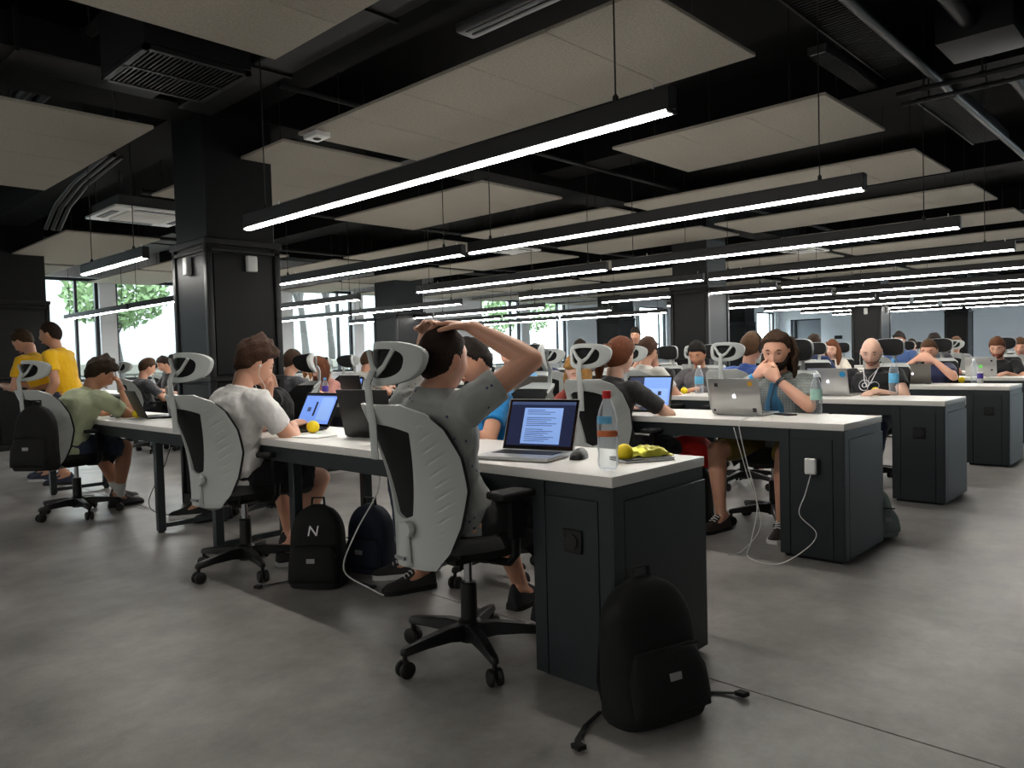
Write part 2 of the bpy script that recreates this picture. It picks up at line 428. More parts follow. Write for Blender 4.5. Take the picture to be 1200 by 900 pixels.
# columns
def column(x, y, a, label, zt=ZC, band=2.1, boxes=False):
    t = thing('column', label, 'column', (x, y, 0), 0, 'black clad columns of the hall')
    h = a/2; x_ = h; y_ = h
    c = V(h, h, 0)
    MB().box((.03, .03, band), (a-.03, a-.03, zt)).build('shaft', 'column_black', t, bevel=.004, seg=1)
    MB().box((.025, .025, 0), (a-.025, a-.025, band)).build('core', 'column_black', t)
    tr_ = .05
    for cx, cy in ((0, 0), (a-tr_, 0), (0, a-tr_), (a-tr_, a-tr_)):
        MB().box((cx, cy, 0), (cx+tr_, cy+tr_, band-.005)).build('corner_trim', 'column_trim', t, bevel=.006, seg=2)
    for k, (zb, hh, pr_) in enumerate(((band-.045, .05, .012), (band-.10, .03, .0), (0, .08, 0), (1.0, .035, .004))):
        MB().box((-pr_, -pr_, zb), (a+pr_, a+pr_, zb+hh)).build('band', 'column_trim', t, bevel=.005, seg=1)
    for lo, hi in (((tr_+.012, .014, .1), (a-tr_-.012, .03, .985)), ((tr_+.012, .014, 1.05), (a-tr_-.012, .03, band-.115)),
                   ((.014, tr_+.012, .1), (.03, a-tr_-.012, .985)), ((.014, tr_+.012, 1.05), (.03, a-tr_-.012, band-.115))):
        MB().box(lo, hi).build('cladding_panel', 'column_black', t, bevel=.004, seg=1)
    if boxes:
        MB().box((a*.52, -.03, band-.24), (a*.52+.085, .014, band-.115)).build('sensor_box', 'white_plastic', t, bevel=.012, seg=3)
        MB().box((-.03, a*.45, band-.26), (.014, a*.45+.075, band-.12)).build('sensor_box', 'white_plastic', t, bevel=.012, seg=3)
    return t
column(2.6, 5.64, .62, 'large black column nearest the camera behind the man in white T-shirt', band=2.10, boxes=True)
column(9.98, 5.5, .64, 'black column in the middle behind the seated man in grey cardigan', band=2.10)
column(17.55, 5.5, .64, 'black column rising behind the bald man', band=2.10, boxes=True)
column(25.1, 5.5, .62, 'black column behind the man with folded hands, against the grey wall', band=2.10)
column(2.62, 12.35, .74, 'black column at the left edge behind the two men in yellow', band=2.10)
column(9.62, 12.35, .78, 'black column by the windows above the man with hands on his head', band=2.10)
column(17.4, 12.35, .78, 'black column by the windows above the woman with a ponytail', band=2.10)
column(25.0, 12.35, .8, 'slim looking far black column right of the middle column', band=2.10)

# ================================================================== EXTERIOR
ex = struct(MB().box((-40, Y1+.3, -.4), (80, 60, -.1)).build('ground', 'ext_ground'))
tag(MB().box((-40, 25.0, -.1), (19.5, 25.6, 4.1)).build('concrete_yard_wall', 'concrete_wall', bevel=.02), 'pale concrete retaining wall outside the left windows', 'wall')
def tree(x, y, h, cr, label, seed):
    rg = np.random.default_rng(seed); t = thing('tree', label, 'tree', (x, y, -.1), 0, 'trees outside the windows')
    tp = [V(0, 0, 0), V(.05, .02, h*.3), V(-.06, .05, h*.6), V(.03, 0, h*.85)]
    MB().tube(tp, [.13, .11, .08, .04], 8).build('trunk', 'bark', t, smooth=60)
    for k in range(4):
        a = rg.uniform(0, 6.28); b = tp[2]+V(0, 0, rg.uniform(-.4, .3))
        MB().tube([b, b+V(math.cos(a)*cr*.35, math.sin(a)*cr*.35, h*.15), b+V(math.cos(a)*cr*.7, math.sin(a)*cr*.7, h*.22)], [.05, .035, .015], 6).build('branch', 'bark', t, smooth=60)
    m = MB()
    n = 1500
    d = rg.normal(size=(n, 3)); d /= np.linalg.norm(d, axis=1, keepdims=True)
    p = d*(rg.uniform(.35, 1, (n, 1))**.5)*V(cr, cr, cr*.75)+V(0, 0, h*.85)
    ax = rg.normal(size=(n, 3)); ax /= np.linalg.norm(ax, axis=1, keepdims=True)
    bx_ = np.cross(ax, rg.normal(size=(n, 3))); bx_ /= np.linalg.norm(bx_, axis=1, keepdims=True)
    for i in range(n):
        s_ = .11; m.add([p[i]-ax[i]*s_, p[i]+bx_[i]*s_*.5, p[i]+ax[i]*s_, p[i]-bx_[i]*s_*.5], [(0, 1, 2, 3)])
    lv = m.build('foliage', 'leaf', t, clean=False); lv['kind'] = 'stuff'
tree(6.9, 20.0, 3.6, 1.2, 'young green tree outside the window left of the near column', 3)
tree(4.2, 27.5, 5.2, 1.6, 'tree crown showing over the concrete wall outside', 4)
tree(12.3, 20.3, 5.2, .8, 'slender tree trunk outside the window right of the near column', 5)
tree(14.2, 21.8, 5.4, .8, 'leaning tree outside the window right of the near column', 6)
tree(20.2, 21.5, 3.2, 1.7, 'leafy tree outside the pair of windows above the raised elbow', 8)
tree(24.6, 22.5, 4.0, 1.6, 'leafy tree outside the far pair of windows', 9)
lw_ = thing('garden_wall', 'low rough stone wall outside the left windows', 'wall', (1.0, 21.0, -.1))
MB().box((0, .1, 0), (15, .4, 1.22)).build('core', 'concrete_wall', lw_)
rgw = random.Random(4)
for r_ in range(4):
    x_ = -.1*(r_ % 2)
    while x_ < 14.6:
        L_ = rgw.uniform(.5, .95); MB().box((x_, rgw.uniform(-.03, .03), .33*r_+.02), (x_+L_-.03, .45, .33*r_+rgw.uniform(.29, .34))).build('stone', 'stone', lw_, bevel=.03, seg=1); x_ += L_
# building opposite
bo = thing('opposite_building', 'pale building seen through the far windows', 'building', (30, 38, 0))
MB().box((-12, 0, -.1), (25, 6, 9)).build('wall', 'white_wall', bo)
for i in range(9):
    for j in range(2):
        MB().box((-10+i*3.6, -.04, .9+j*3.3), (-8.4+i*3.6, .02, 2.7+j*3.3)).build('window', 'grey_door', bo)

# ================================================================== CEILING ITEMS
LX = [2.32, 4.23, 6.19, 8.11, 10.1, 12.1, 14.1, 16.1, 18.1, 20.1]
LZ = 1.965
SEG = [(1.40, 4.45, 'near end'), (4.52, 7.5, 'middle'), (8.75, 11.7, 'far'), (11.78, 14.7, 'window end')]
def lamp_proto(length):
    t = bpy.data.objects.new('linear_lamp', None); COL.objects.link(t); t.empty_display_size = .1
    hw = .026
    MB().box((-hw, 0, .012), (hw, length, .092)).build('housing', 'lamp_black', t, bevel=.003, seg=1)
    MB().box((-.016, .012, 0), (.016, length-.012, .014)).build('diffuser', 'lamp_light', t)
    for e in (0.0, length-.012):
        MB().box((-hw-.001, e, 0), (hw+.001, e+.012, .0125)).build('end_cap', 'lamp_black', t)
    for y in (.24, length-.24):
        MB().tube([(0, y, .09), (.004, y+.003, .6), (0, y, ZC-LZ)], .0035, 6).build('wire', 'wire_black', t, smooth=60)
        MB().lathe([(.012, .09), (.012, .115), (.004, .125)], (0, y, 0), 8).build('wire_clamp', 'wire', t, smooth=40)
        MB().tube([(0, y-.16, .092), (0, y-.16, .118)], .004, 6).build('clip', 'white_plastic', t)
    return t
lp = {}
for i, x in enumerate(LX):
    for k, (a, b, nm) in enumerate(SEG):
        if i >= 7 and k > 1: continue
        if i == 0 and k > 1: continue
        if i == 0 and k == 1: a = 6.05
        L_ = round(b-a, 2)
        if L_ not in lp: lp[L_] = lamp_proto(L_); o = lp[L_]
        else: o = copy_tree(lp[L_])
        o.location = (x, a, LZ)
        tag(o, 'black linear LED lamp hanging over the %s desk row from the front, %s length' % (ORD[i], nm), 'lamp', 'linear lamps over the desk rows')

for q, (x, a) in enumerate(((-1.65, -1.7), (-1.65, 1.40), (-1.65, 4.52))):
    o = copy_tree(lp[3.05 if False else 2.98]); o.location = (x, a, LZ)
    tag(o, 'black linear LED lamp over the aisle behind the camera, %s of three' % ORD[q], 'lamp', 'linear lamps over the desk rows')
PZ = 2.75
PX = [(0.95, 2.13), (2.93, 4.02), (4.96, 6.12), (6.93, 8.04), (8.93, 10.03), (10.93, 12.03), (12.93, 14.03), (14.93, 16.03), (16.93, 18.03), (18.93, 20.03), (21.1, 22.3), (23.2, 24.4), (27, 28.2)]
PY = [(1.9, 4.82, 'near'), (5.02, 7.45, 'second'), (7.9, 10.2, 'third'), (10.45, 13.2, 'fourth'), (13.4, 15.8, 'window side')]
tiles = {}
def ceiling_panel(xa, xb, ya, yb, label, n):
    t = thing('ceiling_panel', label, 'ceiling panel', (xa, ya, PZ), 0, 'hanging acoustic ceiling panels')
    wdt = round(xb-xa, 3); ln = round((yb-ya)/n, 4)
    if (wdt, ln) not in tiles:
        m0 = MB().box((0, .001, 0), (wdt, ln-.001, .022)).build('tile', ['wood_wool'], t, bevel=.003, seg=1); tiles[(wdt, ln)] = m0.data
        first = m0
    else: first = None
    for k in range(n):
        o = first if (k == 0 and first) else link('tile', tiles[(wdt, ln)], t)
        o.location = (0, k*ln, 0)
    for (px, py) in ((.15, .3), (wdt-.15, .3), (.15, yb-ya-.3), (wdt-.15, yb-ya-.3)):
        MB().tube([(px, py, .02), (px, py, ZC-PZ)], .003, 5).build('hanger_wire', 'wire', t)
    for px in (.1, wdt-.14):
        MB().box((px, .04, .0225), (px+.04, yb-ya-.04, .05)).build('rail', 'ceiling_pipe', t)
for i, (xa, xb) in enumerate(PX):
    for k, (ya, yb, nm) in enumerate(PY):
        yy = (ya, yb)
        if i == 2 and k == 0: yy = (1.88, 3.55)
        if i == 0 and k == 0: yy = (.75, 3.7)
        if i == 0 and k == 1: yy = (5.32, 7.8)
        if i == 0 and k > 1: continue
        if i >= 10 and k in (0, 4): continue
        if i == 2 and k == 2: continue
        if i == 1 and k == 2: continue
        if i == 1 and k == 3: yy = (10.0, 13.2)
        n = max(3, round((yy[1]-yy[0])/.6))
        ceiling_panel(xa, xb, yy[0], yy[1], 'beige acoustic ceiling panel in line %s from the left, %s from the camera' % (ORD[i], nm), n)

# square black ventilation grille over the near column
def grille(x0, y0, x1, y1, z, h, label, cat='vent'):
    t = thing('ventilation_grille', label, cat, (x0, y0, z))
    W, D = x1-x0, y1-y0; fw = .03
    for lo, hi in (((0, 0), (W, fw)), ((0, D-fw), (W, D)), ((0, 0), (fw, D)), ((W-fw, 0), (W, D)), ((0, D/2-.012), (W, D/2+.012))):
        MB().box((lo[0], lo[1], 0), (hi[0], hi[1], .025)).build('frame_bar', 'column_trim', t)
    MB().box((0, 0, .03), (W, D, h)).build('duct_box', 'dark_duct', t)
    n = int(W/.024); sl = MB().box((-.005, fw, .004), (.005, D-fw, .026)).mesh('slat', ['column_trim'])
    for i in range(1, n):
        o = link('slat', sl, t); o.location = (i*W/n, 0, 0)
    return t
grille(1.52, 3.87, 2.08, 4.47, 2.70, .34, 'square black slatted ventilation grille above the near column')
# slim grey linear diffuser at the top edge of the picture
t = thing('linear_air_diffuser', 'long slim grey air diffuser beside the first large ceiling panel', 'vent', (2.62, 1.4, 2.76))
MB().box((0, 0, 0), (.13, 1.42, .05)).build('body', 'grey_duct', t, bevel=.02, seg=3)
for k in range(2): MB().box((.03+.045*k, .05, -.004), (.045+.045*k, 1.37, .004)).build('slot', 'dark_duct', t)
def cassette(x0, y0, s, label):
    t = thing('air_cassette', label, 'air conditioner', (x0, y0, 2.76), 0, 'ceiling air cassettes')
    MB().box((0, 0, 0), (s, s, .03)).build('fascia', 'white_plastic', t, bevel=.012)
    MB().box((.2*s, .2*s, -.012), (.8*s, .8*s, .001)).build('intake_grille', 'ceiling_white', t, bevel=.006)
    for a, b, c, d in ((.25, .05, .75, .13), (.25, .87, .75, .95), (.05, .25, .13, .75), (.87, .25, .95, .75)):
        MB().box((a*s, b*s, -.006), (c*s, d*s, .002)).build('louvre', 'column_trim', t)
    MB().box((.06*s, .06*s, .03), (.94*s, .94*s, .14)).build('unit', 'grey_duct', t)
    for a, b in ((.1, .1), (.9, .1), (.1, .9), (.9, .9)): MB().tube([(a*s, b*s, .13), (a*s, b*s, ZC-2.76)], .006, 5).build('hanger_rod', 'wire', t)
cassette(2.86, 8.2, .9, 'white square ceiling air conditioner left of the near column')
cassette(8.36, 7.8, .6, 'white square ceiling air conditioner in the middle of the ceiling')
cassette(12.43, 4.9, .62, 'white square ceiling air conditioner behind the middle column')
t = thing('ceiling_sensor', 'small white ceiling unit at the corner of the first large ceiling panel', 'sensor', (2.94, 4.60, 2.708))
MB().box((0, 0, 0), (.12, .17, .04)).build('case', 'white_plastic', t, bevel=.012)
MB().lathe([(.02, -.008), (.03, -.002), (.03, .002)], (.06, .085, 0), 14).build('lens', 'column_trim', t, smooth=40)
# pipes, trays and ducts under the black ceiling
def pipe(label, pts, r, m='ceiling_pipe', clamps=True):
    t = thing('ceiling_pipe', label, 'pipe', tuple(pts[0]), 0, 'pipes under the ceiling')
    P = [V(*p)-V(*pts[0]) for p in pts]
    MB().tube(P, r, 10).build('tube', m, t, smooth=60)
    if clamps:
        for f in np.arange(.12, 1, .16):
            q = P[0]*(1-f)+P[-1]*f; d = unit(P[-1]-P[0])
            MB().tube([q-d*.02, q+d*.02], r*1.3, 10).build('clamp', 'dark_duct', t)
            MB().tube([q, q+V(0, 0, ZC-pts[0][2])], .006, 5).build('rod', 'wire', t)
pipe('thick grey pipe running to the far right under the ceiling', [(3.6, 1.58, 3.1), (30, 1.58, 3.1)], .028, 'grey_duct')
pipe('thin upper conduit crossing right to left near the top right corner', [(6.3, -.5, 3.05), (6.3, 1.85, 3.05)], .02)
pipe('thin lower conduit crossing right to left near the top right corner', [(6.42, -.5, 3.0), (6.42, 1.85, 3.0)], .016)
pipe('wide dark pipe right of the grey pipe near the top right corner', [(4.0, 1.25, 3.25), (30, 1.25, 3.25)], .055, 'dark_duct')
pipe('dark pipe at the extreme top right corner', [(4.0, .8, 3.2), (30, .8, 3.2)], .04, 'dark_duct')
pipe('left of a pair of dark pipes over the left ceiling panel', [(1.60, 4.3, 3.1), (1.60, 9, 3.1)], .035)
pipe('right of a pair of dark pipes over the left ceiling panel', [(1.72, 4.3, 3.1), (1.72, 9, 3.1)], .03)
for q, (yy, zz) in enumerate(((5.0, 2.95), (7.62, 2.62), (10.3, 2.62))):
    pipe('dark conduit crossing the ceiling between the %s and next panel lines' % ORD[q], [(2.9, yy, zz+.2), (34, yy, zz+.2)], .025, 'dark_duct', False)
hs = thing('flexible_hose', 'curved silvery flexible hoses over the left column', 'hose', (2.38, 8.65, 2.62))
for k in range(3):
    o_ = k*.06
    MB().tube([(o_, .1, -.06), (o_, -.25, .12), (o_, -.8, .25), (o_, -1.7, .33)], .02, 8).build('hose', 'grey_duct', hs, smooth=60)
def tray(x0, y0, x1, y1, z, label):
    t = thing('cable_tray', label, 'cable tray', (x0, y0, z))
    W, D = x1-x0, y1-y0
    for y in (0, D-.015): MB().box((0, y, 0), (W, y+.015, .07)).build('side_rail', 'dark_duct', t)
    sl = MB().box((-.006, .015, .01), (.006, D-.015, .03)).mesh('slat', ['ceiling_pipe'])
    n = min(int(W/.04), 290)
    for i in range(n):
        o = link('slat', sl, t); o.location = ((i+.5)*W/n, 0, 0)
    return t
tray(4.0, 1.64, 9.2, 1.97, 3.22, 'slatted dark cable tray beside the thick grey pipe at top right')
t = thing('caged_strip_light', 'dim caged strip light left of the cable tray at top right', 'light fitting', (5.35, 2.02, 3.18))
MB().box((0, 0, 0), (1.25, .13, .05)).build('housing', 'grey_duct', t)
MB().box((.02, .015, -.004), (1.23, .115, .006)).build('cover', 'white_plastic', t)
sl = MB().box((-.004, 0, -.012), (.004, .13, -.004)).mesh('bar', ['dark_duct'])
for i in range(40):
    o = link('bar', sl, t); o.location = (.03+i*.03, 0, 0)
tag(MB().box((5.75, 1.0, 3.15), (6.25, 1.45, 3.45)).build('junction_box', 'dark_duct', bevel=.01), 'dark rectangular box between pipes near the top right corner', 'duct')
def duct(label, lo, hi):
    t = thing('air_duct', label, 'duct', lo); d = [hi[i]-lo[i] for i in range(3)]
    MB().box((0, 0, 0), d).build('casing', 'dark_duct', t, bevel=.01, seg=1)
    ax = 0 if d[0] > d[1] else 1; n = int(d[ax]/1.2)
    for k in range(1, n+1):
        f = k*d[ax]/(n+1); a = [-.015]*3; b = [d[i]+.015 for i in range(3)]; a[ax] = f-.012; b[ax] = f+.012
        MB().box(a, b).build('flange', 'ceiling_pipe', t)
duct('wide dark air duct running over the near column', (2.37, 2.2, 2.98), (2.63, 5.5, 3.13))
duct('dark air duct crossing over the first large panel', (-.5, 4.9, 2.92), (2.1, 5.25, 3.13))
duct('dark air duct over the middle panels', (4.30, 5.0, 2.9), (4.85, 12.3, 3.13))
duct('dark air duct beyond the middle column', (8.4, 2.4, 2.92), (8.85, 12.3, 3.13))
# ================================================================== DESKS
ROWX = [1.968, 3.99, 5.90, 8.05, 10.05, 12.05, 14.05, 16.05, 18.05, 20.05]
DW, DZ, DT = .59, .74, .036
ROWN = ['front desk row', 'second desk row', 'third desk row', 'fourth desk row', 'fifth desk row', 'sixth desk row', 'seventh desk row', 'eighth desk row', 'ninth desk row', 'tenth desk row']
DSEG = [(1.436, 4.45, 'near desk'), (4.70, 7.70, 'middle desk'), (8.3, 11.3, 'far desk'), (11.4, 14.4, 'window desk')]
_dk = {}
def part(name, key, mb, mats, parent, **kw):
    """build once, then share the mesh data"""
    if key in _dk: return link(name, _dk[key], parent)
    o = mb().build(name, mats, parent, **kw); _dk[key] = o.data
    return o
def desk(i, k):
    a, b, nm = DSEG[k]; ln = b-a; x = ROWX[i]
    t = thing('bench_desk', 'long white topped %s of the %s' % (nm, ROWN[i]), 'desk', (x, a, 0), 0, 'white topped bench desks')
    half = ln/2
    for j in range(2):
        part('worktop', ('wt', k, j), lambda: MB().box((0, j*half+.001, DZ-DT), (DW, (j+1)*half-.001, DZ)), 'desk_white', t, bevel=.004)
    for xx, q in ((.012, 0), (DW-.037, 1)):
        part('rail', ('rl', k, q), lambda: MB().box((xx, .02, DZ-DT-.075), (xx+.025, ln-.02, DZ-DT)), 'desk_leg', t)
    ends = [.55, ln-.06] if k else [2.05, ln-.06]
    for q, ly in enumerate(ends):
        for s_, lx in enumerate((.05, DW-.10)):
            part('leg', ('lg', k, q, s_), lambda: MB().box((lx, ly, .012), (lx+.05, ly+.05, DZ-DT-.075)), 'desk_leg', t, bevel=.003, seg=1)
            part('foot', ('ft', k, q, s_), lambda: MB().lathe([(.022, 0), (.022, .008), (.01, .013)], (lx+.025, ly+.025, 0), 10), 'rubber', t)
        part('floor_bar', ('fb', k, q), lambda: MB().box((.10, ly+.01, .03), (DW-.10, ly+.04, .06)), 'desk_leg', t)
    return t
def end_cabinet(i, k=0):
    a = DSEG[k][0]; x = ROWX[i]; D = .35
    t = thing('end_cabinet', 'dark slate cabinet under the near end of the %s' % ROWN[i], 'cabinet', (x, a, 0), 0, 'dark end cabinets of the desk rows')
    part('plinth', 'cpl', lambda: MB().box((.03, .03, 0), (DW-.03, D-.02, .03)), 'dark_joint', t)
    part('body', 'cb', lambda: MB().box((.006, .006, .02), (DW-.006, D-.006, DZ-DT-.001)), 'desk_dark', t)
    for nm, lo, hi in (('front_panel', (.062, -.002, .02), (DW-.002, .006, DZ-DT-.05)),
                       ('corner_post', (-.002, -.002, .02), (.058, .006, DZ-DT-.002)),
                       ('side_panel', (-.002, .062, .02), (.006, D-.062, DZ-DT-.05)), ('corner_post', (-.0021, .006, .02), (.006, .058, DZ-DT-.002)),
                       ('side_post', (-.002, D-.058, .02), (.006, D-.002, DZ-DT-.002)),
                       ('far_panel', (DW-.006, .01, .03), (DW, D-.01, DZ-DT-.01))):
        part(nm, ('c', nm, lo), lambda: MB().box(lo, hi), 'desk_dark', t, bevel=.0012, seg=1)
    s = part('socket_plate', 'csock', lambda: MB().box((-.012, .125, .47), (-.003, .205, .55)), 'socket_black', t, bevel=.003, seg=1)
    part('outlet', 'cout', lambda: MB().lathe([(.026, -.004), (.026, .004), (.021, .004), (.019, -.001)], (-.0135, .165, .51), 16, 'x'), 'laptop_black', s, smooth=40)
    part('switch', 'csw', lambda: MB().box((-.016, .19, .50), (-.011, .2, .53)), 'laptop_black', s)
    return t
for i in range(len(ROWX)):
    for k in range(4):
        if i == 0 and k > 1: continue
        if i > 7 and k > 1: continue
        desk(i, k)
    end_cabinet(i)

# ================================================================== OFFICE CHAIRS
def back_x(z, u):
    """depth of the backrest surface (local x) at height z, lateral u in -1..1"""
    v = (z-.42)/.55
    return -.255-.125*v+.045*math.sin(math.pi*min(max(v, 0), 1))*.9+.135*abs(u)**2.2
def back_w(z):
    return float(np.interp(z, [.40, .46, .55, .68, .80, .90, .95, .985], [.12, .16, .188, .213, .216, .202, .178, .12]))
def make_chair(base=True):
    t = bpy.data.objects.new('office_chair', None); COL.objects.link(t); t.empty_display_size = .1
    if base:
        for k in range(5):
            a = R(104+72*k); d = V(math.cos(a), math.sin(a), 0); s = V(-d[1], d[0], 0)
            RG = []
            for r_, z0, z1, hw in ((.02, .07, .135, .03), (.10, .085, .135, .026), (.2, .085, .122, .021), (.285, .078, .108, .016), (.30, .08, .10, .012)):
                RG.append([d*r_-s*hw+V(0, 0, z0), d*r_+s*hw+V(0, 0, z0), d*r_+s*hw*.8+V(0, 0, z1), d*r_-s*hw*.8+V(0, 0, z1)])
            lg = MB().rings(RG).build('base_arm', 'chair_base', t, bevel=.004, seg=1)
            c = d*.285
            w_ = MB()
            for q in (-1, 1):
                RW = []
                for rr, h in ((.008, -.010), (.026, -.010), (.031, -.004), (.031, .006), (.026, .010), (.008, .010)):
                    RW.append([c+d*rr*math.cos(t_)+V(0, 0, .031+rr*math.sin(t_))+s*(q*.016+h) for t_ in (2*math.pi*j/14 for j in range(14))])
                w_.rings(RW)
            w_.tube([c+V(0, 0, .03), c+V(0, 0, .085)], .009, 8)
            w_.build('caster', 'rubber', lg, smooth=40)
        MB().lathe([(.04, .065), (.045, .08), (.045, .14), (.032, .15), (.031, .285), (.026, .29)], n=18).build('gas_sleeve', 'chair_base', t, smooth=40)
        MB().lathe([(.0165, .28), (.0165, .40)], n=14).build('gas_piston', 'chrome', t, smooth=40)
        MB().box((-.13, -.09, .385), (.12, .09, .425)).build('tilt_mechanism', 'chair_base', t, bevel=.012)
        MB().tube([(.05, .08, .40), (.06, .2, .395), (.06, .25, .40)], [.006, .006, .010], 8, round_ends=True).build('lever', 'chair_base', t, smooth=50)
    def seatf(u, v):
        x = -.24+.49*u; y = (-.245+.49*v)
        a_, b_ = 2*u-1, 2*v-1; cr = max(abs(a_), abs(b_))
        z = .497-.045*(max(0, cr-.6)/.4)**3-.03*max(0, u-.8)/.2+.008*abs(b_)
        return (.005+.245*a_*math.sqrt(1-.36*b_*b_), .245*b_*math.sqrt(1-.36*a_*a_), z)
    MB().grid(seatf, 20, 20, .06).build('seat', 'chair_black', t, smooth=50)
    for s_ in (-1, 1):
        arm = MB().tube([(-.02, s_*.17, .405), (-.01, s_*.25, .41), (.0, s_*.272, .44), (.0, s_*.275, .55)], [(.022, .014)]*4, 10, side=(1, 0, 0)).box((-.028, s_*.275-.013, .5), (.028, s_*.275+.013, .645)).build('armrest_post', 'chair_base', t, smooth=40)
        MB().box((-.10, s_*.275-.045, .645), (.15, s_*.275+.045, .672)).build('armrest_pad', 'chair_black', t, bevel=.012, seg=3)
    # white outer frame of the backrest with an open middle and ribbed wings
    Z0, Z1 = .575, .918
    def inner(z):
        f = min(max((z-Z0)/(Z1-Z0), 0), 1)
        return (.045+.078*f)*min(1, math.sqrt(max(0, f)/.05), math.sqrt(max(0, 1-f)/.08))
    fr = MB()
    zs_ = lambda v, a, b: a+(b-a)*v
    def sect(a, b, full, s_=1):
        def fn(u, v):
            z = zs_(v, a, b); w_ = back_w(z)
            if full: return ff2((2*u-1)*w_, z, w_)
            i_ = inner(z); return ff2(s_*(i_+(w_-i_)*u), z, w_)
        return fn
    def ff2(y, z, w_):
        au = abs(y); x = back_x(z, y/.215)
        gr = ((z-au*.75)*100/4.2) % 1.0
        if .128 < au < w_-.012 and .47 < z < .93 and gr < .22: x += .0048*math.sin(math.pi*gr/.22)*min(1, (au-.128)/.015, (w_-.012-au)/.045)
        return (x-.022, y, z)
    def keep(u, v):
        z = .40+(Z0-.40)*v; y = (2*u-1)*back_w(z)
        return not (.455 < z < .51 and .014 < y < .04)
    fr.grid(sect(.40, Z0, True), 70, 50, -.014, keep)
    for s_ in (-1, 1): fr.grid(sect(Z0, Z1, False, s_), 40, 80, -.014*s_)
    fr.grid(sect(Z1, .985, True), 60, 8, -.014)
    fr.build('back_frame', 'chair_white', t, smooth=28)
    def mf(u, v):
        z = .455+.50*v; w_ = back_w(z)*.97; uu = 2*u-1
        return (back_x(z, uu*w_/.215)+.006, uu*w_, z)
    MB().grid(mf, 14, 16, .016).build('back_mesh', 'chair_mesh', t, smooth=60)
    MB().lathe([(.005, -.02), (.026, -.02), (.03, -.012), (.03, .0), (.005, .0)], (back_x(.54, 0)-.028, -.035, .545), 16, 'x').build('lumbar_knob', 'chair_white', t, smooth=40)
    sp = MB().tube([(back_x(.56, 0)-.026, 0, .56), (back_x(.5, 0)-.03, 0, .5), (back_x(.42, 0)-.03, 0, .42), (-.2, 0, .385), (-.10, 0, .395)], [(.03, .012), (.034, .014), (.04, .016), (.045, .016), (.04, .014)], 12, side=(0, 1, 0)).build('spine', 'chair_white', t, smooth=50)
    MB().box((back_x(.44, 0)-.053, -.028, .435), (back_x(.44, 0)-.042, .028, .447)).build('badge', 'chrome', sp)
    # headrest
    bx_ = back_x(.93, 0)
    MB().tube([(bx_-.03, 0, .80), (bx_-.035, 0, .92), (bx_-.045, 0, 1.0), (bx_-.05, 0, 1.06), (bx_-.03, 0, 1.10)], [(.02, .008), (.021, .009), (.019, .009), (.017, .009), (.016, .009)], 10, side=(0, 1, 0)).build('headrest_post', 'chair_white', t, smooth=50)
    hc = V(bx_+.005, 0, 1.125)
    def hp(th, sc, dx):
        c_, s__ = math.cos(th), math.sin(th)
        y = .142*np.sign(c_)*abs(c_)**.72*sc; z = .076*np.sign(s__)*abs(s__)**.72*sc
        y *= 1+.08*(z/.076)
        return hc+V(dx+.095*(abs(y)/.15)**2+.12*z, y, z)
    n = 36; RG = []
    for j in range(n):
        th = 2*math.pi*j/n; o_ = hp(th, 1.0, 0); i_ = hp(th, .66, 0)
        RG.append([o_+V(-.012, 0, 0), o_+V(.012, 0, 0), i_+V(.012, 0, 0), i_+V(-.012, 0, 0)])
    RG.append(RG[0])
    hr = MB().rings(RG, close=False).build('headrest_frame', 'chair_white', t, bevel=.004, seg=2)
    for q in (-1, 1):
        MB().tube([hc+V(-.02, 0, -.035), hc+V(-.012, q*.035, -.01), hc+V(.0, q*.075, .045)], [(.014, .007), (.011, .007), (.010, .007)], 8, side=(0, 1, 0)).build('brace', 'chair_white', hr, smooth=50)
    pad = MB(); c0 = [hp(2*math.pi*j/n, .95, .014) for j in range(n)]; c1 = [hp(2*math.pi*j/n, .95, .026) for j in range(n)]; c2 = [hp(2*math.pi*j/n, .4, .030) for j in range(n)]; c3 = [hp(2*math.pi*j/n, .4, .012) for j in range(n)]
    pad.rings([c3, c0, c1, c2]).build('headrest_pad', 'chair_mesh', t, smooth=60)
    return t
CHAIR = make_chair(True); CHAIR_USED = [False]
CHAIRS = []
def chair(x, y, deg, label, group='white framed office chairs', full=True):
    if not CHAIR_USED[0]: o = CHAIR; CHAIR_USED[0] = True
    else: o = copy_tree(CHAIR)
    o.location = (x, y, 0); o.rotation_euler = (0, 0, R(deg))
    tag(o, label, 'chair', group); CHAIRS.append(o)
    return o

# ================================================================== LAPTOPS AND DESK ITEMS
def apple_logo(mb, c, ax, up, nrm, s):
    """fruit shaped mark: rounded body with a bite, a notch and a leaf"""
    pts = []
    for j in range(40):
        th = 2*math.pi*j/40
        r_ = 1-.16*math.exp(-((math.sin(th)-1)/.05)**2)-.10*math.exp(-((math.sin(th)+1)/.05)**2)
        x, y = r_*math.cos(th)*.92, r_*math.sin(th)
        bx_, by_ = x-1.12, y-.12
        d = math.hypot(bx_, by_)
        if d < .5 and d > 0: x, y = 1.12+bx_/d*.5, .12+by_/d*.5
        pts.append((x, y))
    P = [np.asarray(c)+unit(ax)*x*s+unit(up)*y*s+unit(nrm)*.0006 for x, y in pts]
    mb.add(P+[np.asarray(c)+unit(nrm)*.0006-unit(ax)*s*.1], [(j, (j+1) % 40, 40) for j in range(40)])
    lf = [(.0, 1.05), (.08, 1.35), (.38, 1.62), (.32, 1.28)]
    mb.add([np.asarray(c)+unit(ax)*x*s+unit(up)*y*s+unit(nrm)*.0006 for x, y in lf], [(0, 1, 2, 3)])
